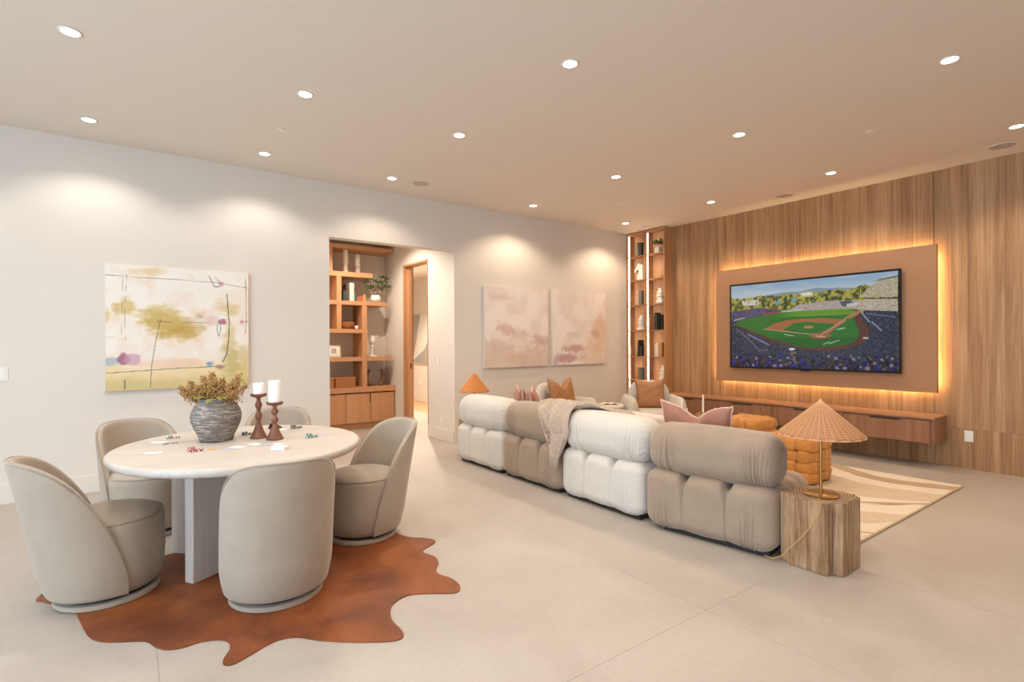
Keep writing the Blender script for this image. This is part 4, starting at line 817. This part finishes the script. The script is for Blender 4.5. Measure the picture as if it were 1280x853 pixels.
# ---------------------------------------------------------------- cushions
def cushion(lb, mat, loc, rot, w_, h_, th_, dip=.06, ears=.03, fringe=False, seed=0, name='scatter_cushion'):
    t = thing(name, lb, 'cushion', loc); t.rotation_euler = rot; rs = np.random.RandomState(seed)
    def surf(sg):
        def fn(u, v):
            a, b_ = 2*u-1, 2*v-1; e = (1-a**4)**.5*(1-b_**4)**.5 if abs(a) < 1 and abs(b_) < 1 else 0
            cor = (abs(a)*abs(b_))**3; pin = 1-.07*(1-b_*b_)*abs(a)**6
            x = a*w_/2*pin*(1+.05*cor); z = (b_+1)/2*h_
            z += -dip*math.exp(-(a/.34)**2)*smooth01(.3, 1, np.array(b_))+ears*cor*(1 if b_ > 0 else -.3)
            z -= .02*(1-a*a)*(b_ < -.5)*0
            wr = .004*math.sin(a*6+b_*5+seed)*math.sin(b_*6+seed)+.025*-math.exp(-(a/.10)**2)*max(0, b_)*(dip > .03)
            return (x, sg*(th_/2*e+(wr if e > .1 else 0)*(1 if e > .1 else 0)), float(z))
        return fn
    mb = MB(); n_ = 34; m1 = MB().grid(surf(-1), n_, n_); m2 = MB().grid(surf(1), n_, n_); mb.add(m1.v, m1.f); mb.add(m2.v, [f[::-1] for f in m2.f]); mb.build('cover', mat, t, fix=True, auto=None)
    f = surf(0); ed_ = [f(i/40, 0) for i in range(40)]+[f(1, i/40) for i in range(40)]+[f(1-i/40, 1) for i in range(40)]+[f(0, 1-i/40) for i in range(40)]
    if fringe:
        pts = [(x+rs.uniform(-.004, .004), rs.uniform(-.004, .004), z+rs.uniform(-.004, .004)) for x, y, z in ed_]; MB().tube(pts, [.008]*160, 6, closed=True).build('fringe', M['fringe'], t)
    else: MB().tube(ed_, .004, 6, closed=True).build('piping', mat, t)
    return t
cushion('large dusty pink fringed cushion on the near right sofa module', M['pink'], (3.72, 2.52, .43), (math.radians(-10), 0, PI/2+.06), .60, .44, .17, .085, .035, True, 2)
cushion('dusty pink fringed cushion on the left sofa, the front one', M['pink'], (3.66, 4.52, .43), (math.radians(-10), 0, PI/2-.75), .42, .42, .15, .07, .04, True, 3)
cushion('dusty pink cushion leaning behind the other pink one', M['pink'], (3.72, 4.86, .43), (math.radians(-6), 0, PI/2-.5), .42, .41, .14, .07, .04, True, 5)
cushion('small cream cushion right of the pink ones on the sofa', M['cream'], (3.74, 4.22, .43), (math.radians(-12), 0, PI/2-.1), .42, .33, .14, .02, .01, False, 6)
cushion('long cream lumbar cushion between the white module and the pink cushion', M['cream'], (3.80, 3.02, .42), (math.radians(-12), 0, PI/2), .48, .34, .14, .0, .01, False, 7)

# ---------------------------------------------------------------- armchairs (local: faces +y)
def armchair(lb, loc, rz, cl, seed):
    t = thing('armchair', lb, 'armchair', loc, rz, 'pair of light boucle armchairs')
    f = lambda P, N: .004*np.sin(P[..., 0]*40+seed)*np.sin(P[..., 2]*30)
    puffy((.27, .31, .10), (.06, .08, .05), (16, 16, 8), f).build('seat_cushion', M['boucle'], t, (0, .02, .33), fix=True, auto=None)
    puffy((.27, .30, .10), (.04, .04, .03), (10, 10, 6)).build('seat_base', M['boucle'], t, (0, .0, .14), fix=True, auto=None)
    for sx in (-1, 1): puffy((.075, .34, .30), (.07, .10, .15), (10, 24, 20), f).build('arm', M['boucle'], t, (sx*.335, .0, .315), fix=True, auto=None)
    def fb(P, N): return f(P, N)
    def shp(mb):
        v = []
        for x, y, z in mb.v: v.append((x, y-.0+.28*x*x*1.2, z-.55*max(0, abs(x)-.05)**2*(1 if z > 0 else 0)))
        mb.v = v; return mb
    shp(puffy((.31, .085, .35), (.16, .07, .20), (28, 10, 26), fb)).build('backrest', M['boucle'], t, (0, -.27, .47), fix=True, auto=None)
    for sx in (-.2, .2):
        for sy in (-.2, .2): MB().lathe([(0, 0), (.018, 0), (.02, .05), (0, .05)], 12).build('foot', M['darkgap'], t, (sx, sy, 0))
    return t
armchair('light boucle armchair by the plaster wall, left of the white side table', (4.86, 5.44, .0), face(4.86, 5.44, 5.5, 3), 0, 1)
armchair('light boucle armchair in front of the lit display unit', (6.12, 4.93, .0), face(6.12, 4.93, 2.5, 0.2), 0, 2)
def ontop(cx, cy, rz, dy, z):
    return (cx-math.sin(rz)*dy, cy+math.cos(rz)*dy, z)
a1 = face(4.86, 5.44, 5.5, 3); cushion('caramel cushion with peaked corners in the left armchair', M['tan'], ontop(4.86, 5.40, a1, .0, .435), (math.radians(14), 0, a1-.15), .46, .44, .15, .10, .04, False, 8)
a2 = face(6.12, 4.93, 2.5, .2); cushion('caramel cushion in the right armchair, squarer and flatter', M['tan'], ontop(6.12, 4.93, a2, -.08, .435), (math.radians(14), 0, a2), .42, .40, .15, .03, .03, False, 9)
t = thing('side_table', 'round white pedestal side table between the armchairs', 'side table', (5.56, 5.24, 0)); MB().lathe([(0, 0), (.15, 0), (.15, .02), (.10, .46), (0, .46)], 32).build('pedestal', M['marble'], t, auto=40)
MB().lathe([(0, .461), (.19, .461), (.205, .47), (.205, .495), (.195, .505), (0, .505)], 40).build('top', M['marble'], t, auto=50)
t = thing('open_book', 'open book lying on the round white side table', 'book', (5.55, 5.24, .506), -.6); pg = plain('page', '#E6D6C2', .7)
for sx in (-1, 1): MB().grid(lambda u, v: (sx*(.002+.13*u), -.09+.18*v, .004+.018*math.sin(min(1, u*1.3)*PI)*.9), 10, 4).grid(lambda u, v: (sx*(.002+.13*u), -.09+.18*v, .001), 10, 4).build('page_block', pg, t)
bx('cover', M['tan'], (-.137, .137, -.094, .094, 0, .002), t)

# ---------------------------------------------------------------- coffee table and what stands on it
t = thing('coffee_table', 'low travertine coffee table beyond the sofa', 'coffee table', (4.97, 3.48, 0)); MB().box(-.42, .42, -.61, .61, .29, .35).build('top', M['trav'], t, bevel=.008)
for sy in (-.42, .42): MB().box(-.33, .33, sy-.06, sy+.06, .011, .2895).build('leg', M['trav'], t, bevel=.006)
def taper(lb, x, y, hh, h2):
    t = thing('candle_holder', lb+' slim holder', 'candle holder', (x, y, .3505)); MB().lathe([(0, 0), (.035, 0), (.035, .006), (.007, .012), (.006, hh-.02), (.014, hh-.012), (.014, hh), (0, hh)], 16).build('stand', M['brass'], t)
    t = thing('taper_candle', lb+' slim white taper candle', 'candle', (x, y, .351+hh)); MB().lathe([(0, 0), (.011, 0), (.009, h2), (0, h2+.008)], 12).build('wax_body', M['wax'], t)
taper('coffee table, left and taller of the near pair:', 4.93, 3.57, .12, .27); taper('coffee table, right and shorter of the near pair:', 4.95, 3.52, .10, .20); taper('coffee table, behind the pink cushion centre:', 5.10, 3.42, .2, .25)
t = thing('dried_flowers', 'small golden dried flower bunch on the coffee table', 'flowers', (5.05, 3.40, .3505)); MB().lathe([(0, 0), (.045, 0), (.06, .05), (.045, .10), (.03, .12), (.035, .13), (0, .125)], 20).build('vase', M['vase'], t)
mb = MB(); rs = random.Random(8)
for k in range(240):
    a = rs.random()*2*PI; r = rs.random()**.5*.10; c_ = Vector((math.cos(a)*r, math.sin(a)*r, .18+rs.uniform(-.04, .10)*(1-r*4))); s_ = rs.uniform(.006, .014); mb.add([c_+Vector(v)*s_ for v in ((1, 0, 0), (-1, 0, 0), (0, 1, 0), (0, -1, 0), (0, 0, 1), (0, 0, -1))], [(0, 2, 4), (2, 1, 4), (1, 3, 4), (3, 0, 4), (2, 0, 5), (1, 2, 5), (3, 1, 5), (0, 3, 5)])
mb.build('blossoms', M['seed'], t, smooth=False); MB().tube([(0, 0, .1), (.06, -.06, .2), (.13, -.12, .27)], .004, 5).tube([(0, 0, .1), (-.05, .03, .18)], .004, 5).build('twigs', M['seed'], t)

# ---------------------------------------------------------------- woven poufs
PS = .48; NC = 4; cs = PS/NC
def strapme(nm, horiz):
    f = lambda P, N: .0018*np.cos((P[..., 0 if horiz else 1])*0)-.004*np.exp(-(((P[..., 1] if horiz else P[..., 0])-.0)/.004)**2)*0
    hx, hy = (cs*.56, cs*.48) if horiz else (cs*.48, cs*.56)
    mb = puffy((hx, hy, .030), (hx*.8 if not horiz else .02, hy*.8 if horiz else .02, .028), (5, 5, 3)); o = mb
    bm = MB(); bm.v = o.v; bm.f = o.f
    for s_ in (-1, 1):
        q = hy*.72*s_ if horiz else hx*.72*s_
        a, b_ = ((-hx*.8, q, .022), (hx*.8, q, .022)) if horiz else ((q, -hy*.8, .022), (q, hy*.8, .022)); bm.tube([a, b_], .003, 4)
    return bm.mesh(nm, M['pouf'])
SM = [strapme('strap', True), strapme('strap', False)]
def pouf(lb, x, y, rz):
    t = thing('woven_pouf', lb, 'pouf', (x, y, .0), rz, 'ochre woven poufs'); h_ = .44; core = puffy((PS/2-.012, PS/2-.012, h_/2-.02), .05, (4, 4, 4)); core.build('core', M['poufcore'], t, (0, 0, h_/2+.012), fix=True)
    fm = [(Matrix.Identity(3), (0, 0, 1)), (Matrix(((0, 0, 1), (1, 0, 0), (0, 1, 0))), (1, 0, 0)), (Matrix(((0, 0, -1), (-1, 0, 0), (0, 1, 0))), (-1, 0, 0)), (Matrix(((-1, 0, 0), (0, 0, 1), (0, 1, 0))), (0, 1, 0)), (Matrix(((1, 0, 0), (0, 0, -1), (0, 1, 0))), (0, -1, 0))]
    for R_, nrm in fm:
        sv = h_/PS if abs(nrm[2]) < .5 else 1
        for i in range(NC):
            for j in range(NC):
                a = (i-(NC-1)/2)*cs; b_ = (j-(NC-1)/2)*cs*sv; e = max(abs(i-(NC-1)/2), abs(j-(NC-1)/2)) > 1.2
                o = put('strap', SM[(i+j) % 2], t); p = R_ @ Vector((a*.95, b_*.95, 0)); dist = (PS/2-.006 if abs(nrm[2]) < .5 else h_/2-.008)-(.010 if e else 0)
                lv = Vector(nrm)*dist+p+Vector((0, 0, h_/2+.014)); M4 = R_.to_4x4()
                rt = Matrix.Identity(3)
                if e:
                    ax = Vector((-(b_) if abs(b_) > cs*1.2*sv else 0, (a) if abs(a) > cs*1.2 else 0, 0))
                    if ax.length: rt = Matrix.Rotation(.28, 3, ax.normalized())
                q = (R_ @ rt); o.matrix_local = Matrix.Translation(lv) @ q.to_4x4() @ Matrix.Diagonal((1, sv, 1, 1)); o.parent = t
    return t
pouf('ochre woven strap pouf, the nearer one beside the wicker lamp', 5.42, 2.58, 0.02); pouf('ochre woven strap pouf, the further one beyond the coffee table', 6.19, 3.52, -.02)

# ---------------------------------------------------------------- patterned rug
RX0, RX1, RY0, RY1 = 3.95, 6.40, 1.50, 4.75
t = thing('area_rug', 'sand coloured rug with wavy tan stripes under the poufs', 'rug', ((RX0+RX1)/2, (RY0+RY1)/2, 0)); hx, hy = (RX1-RX0)/2, (RY1-RY0)/2
MB().box(-hx, hx, -hy, hy, .001, .009).build('pile', M['rug'], t, bevel=.003)
def band(top, bot, mat, z=.0102):
    """top, bot: lists of (y, x) in room coordinates of the two edges of a stripe"""
    def fn(u, v):
        y = RY0+.01+(RY1-RY0-.02)*u; a = np.interp(y, [p[0] for p in top], [p[1] for p in top]); b_ = np.interp(y, [p[0] for p in bot], [p[1] for p in bot])
        x = a+(b_-a)*v+.008*math.sin(y*23+v*3); return (min(max(x, RX0+.01), RX1-.01)-(RX0+RX1)/2, y-(RY0+RY1)/2, z)
    MB().grid(fn, 120, 4).build('stripe', mat, t)
def off(p, d): return [(y, x+d) for y, x in p]
C1 = [(1.5, 6.21), (1.7, 6.14), (1.93, 6.06), (2.14, 6.07), (2.3, 6.14), (2.45, 6.24), (2.6, 6.34), (3.2, 6.3), (3.8, 5.9), (4.75, 5.7)]
band(off(C1, .10), off(C1, -.09), M['rugd'])
band([(1.5, 5.88), (1.68, 5.82), (1.9, 5.75), (2.16, 5.74), (2.45, 5.9), (2.8, 6.0), (3.5, 5.7), (4.75, 5.3)], [(1.5, 5.54), (1.67, 5.42), (1.91, 5.26), (2.1, 5.18), (2.6, 5.1), (3.3, 5.2), (4.75, 4.9)], M['rugm'])
C2 = [(1.5, 5.50), (1.68, 5.27), (1.86, 5.10), (2.3, 4.9), (3., 4.95), (4.75, 4.5)]
band(C2, off(C2, -.05), M['rugd'], .0110); band(off(C2, -.075), off(C2, -.095), M['rugd'], .0110)
band([(1.5, 4.98), (1.74, 4.80), (2.3, 4.55), (3.2, 4.7), (4.75, 4.2)], [(1.5, 4.72), (1.63, 4.50), (2.3, 4.25), (3.2, 4.4), (4.75, 4.0)], M['rugm'])
C3 = [(1.5, 4.33), (1.7, 4.2), (2.5, 4.1), (4.75, 4.05)]; band(C3, off(C3, -.03), M['rugd'], .0110)
MB().box(-hx, hx, -hy-.006, -hy+.012, .0015, .0115).build('bound_edge', M['rugd'], t, bevel=.002)
sn = math.sin

# ---------------------------------------------------------------- timber blocks and lamps
SIDE = -1
def block(lb, loc, pts, h_, rz=0):
    t = thing('timber_block_table', lb, 'side table', loc, rz); fine = []; g = random.Random(9); cur = 0
    for i in range(len(pts)):
        a, b_ = Vector(pts[i]), Vector(pts[(i+1) % len(pts)]); k_ = max(2, int((b_-a).length/.006)); nn = Vector(((b_-a).y, -(b_-a).x)).normalized()
        for j in range(k_):
            cur = .6*cur+.4*g.random(); dd = .0030*cur*(1 if 0 < j < k_-1 else .6)+(.006 if g.random() < .07 else 0); p_ = a.lerp(b_, j/k_)-nn*dd*SIDE; fine.append((p_.x, p_.y))
    pts = fine; MB().prism(pts, .004, h_-.002).build('block', M['blockside'], t, smooth=False)
    MB().prism([(x*.985, y*.985) for x, y in pts], h_-.004, h_+.001).build('end_grain_top', M['blocktop'], t); return t
cxb, cyb = 3.487, 1.515
bp = [(3.315, 1.40), (3.315, 1.635), (3.352, 1.635), (3.352, 1.692), (3.61, 1.692), (3.61, 1.655), (3.655, 1.655), (3.655, 1.385), (3.620, 1.385), (3.620, 1.342), (3.372, 1.342), (3.372, 1.40)]
block('weathered timber block with stepped corners beside the near sofa end', (cxb, cyb, 0), [(x-cxb, y-cyb) for x, y in bp][::-1], .428)
block('weathered timber block at the far end of the sofa', (3.50, 5.60, 0), [(-.14, -.13), (.15, -.13), (.15, .13), (-.14, .13)], .43)
t = thing('table_lamp', 'brass table lamp with a wide conical wicker shade on the timber block', 'lamp', (3.475, 1.505, .4295)); LH = .585
MB().lathe([(0, 0), (.098, 0), (.1, .003), (.1, .010), (.096, .013), (0, .013)], 40).build('base', M['brass'], t, auto=40); MB().lathe([(.0, .013), (.0085, .013), (.0085, LH-.02), (0, LH-.02)], 14).build('pole', M['brass'], t, auto=40)
z0, z1, r1 = .375, LH, .240
def cone(r0, r1_, za, zb, n_=72):
    return MB().grid(lambda u, v: ((r0+(r1_-r0)*v)*math.cos(u*2*PI)*(1+.012*v*sn(u*2*PI*18)), (r0+(r1_-r0)*v)*math.sin(u*2*PI)*(1+.012*v*sn(u*2*PI*18)), zb+(za-zb)*v), n_, 14, wrap=True)
o = cone(.012, r1, z0, z1-.008).build('shade', M['wicker'], t, auto=None); sm = o.modifiers.new('t', 'SOLIDIFY'); sm.thickness = .003
mb = MB()
for k in range(36): a = 2*PI*k/36; mb.tube([(.014*math.cos(a), .014*math.sin(a), z1-.006), ((r1+.001)*math.cos(a), (r1+.001)*math.sin(a), z0+.002)], .0017, 5)
mb.build('shade_ribs', M['rib'], t); MB().tube([(r1*math.cos(a), r1*math.sin(a), z0) for a in np.linspace(0, 2*PI, 60, endpoint=False)], .004, 6, closed=True).build('shade_rim', M['rib'], t)
MB().lathe([(0, z1+.014), (.006, z1+.010), (.014, z1-.004), (.026, z1-.022), (0, z1-.022)], 20).build('finial', M['rib'], t)
cd = [(-.09, -.03, .004), (-.13, -.045, .008), (-.158, -.07, .008), (-.1765, -.075, -.006), (-.183, -.07, -.06), (-.188, -.03, -.14), (-.192, .02, -.22), (-.190, .075, -.29), (-.186, .115, -.33), (-.19, .14, -.375), (-.20, .2, -.412), (-.17, .27, -.42)]
cc = [tuple(p) for p in cd]; MB().tube(cc, .0035, 6).build('cord', plain('gold cord', '#C09A62', .6), t)
t = thing('table_lamp', 'small table lamp with an orange rattan cone shade at the far sofa end', 'lamp', (3.515, 5.60, .4315)); z0, z1, r1 = .345, .565, .188
MB().lathe([(0, 0), (.07, 0), (.07, .012), (0, .014)], 30).build('base', M['brass'], t, auto=40); MB().lathe([(0, .012), (.008, .012), (.008, z1-.02), (0, z1-.02)], 12).build('pole', M['brass'], t, auto=40)
o = cone(.02, r1, z0, z1).build('shade', M['wick2'], t, auto=None); sm = o.modifiers.new('t', 'SOLIDIFY'); sm.thickness = .004
MB().lathe([(0, z1+.012), (.012, z1+.006), (.022, z1-.004), (0, z1-.004)], 16).build('finial', M['wick2'], t)
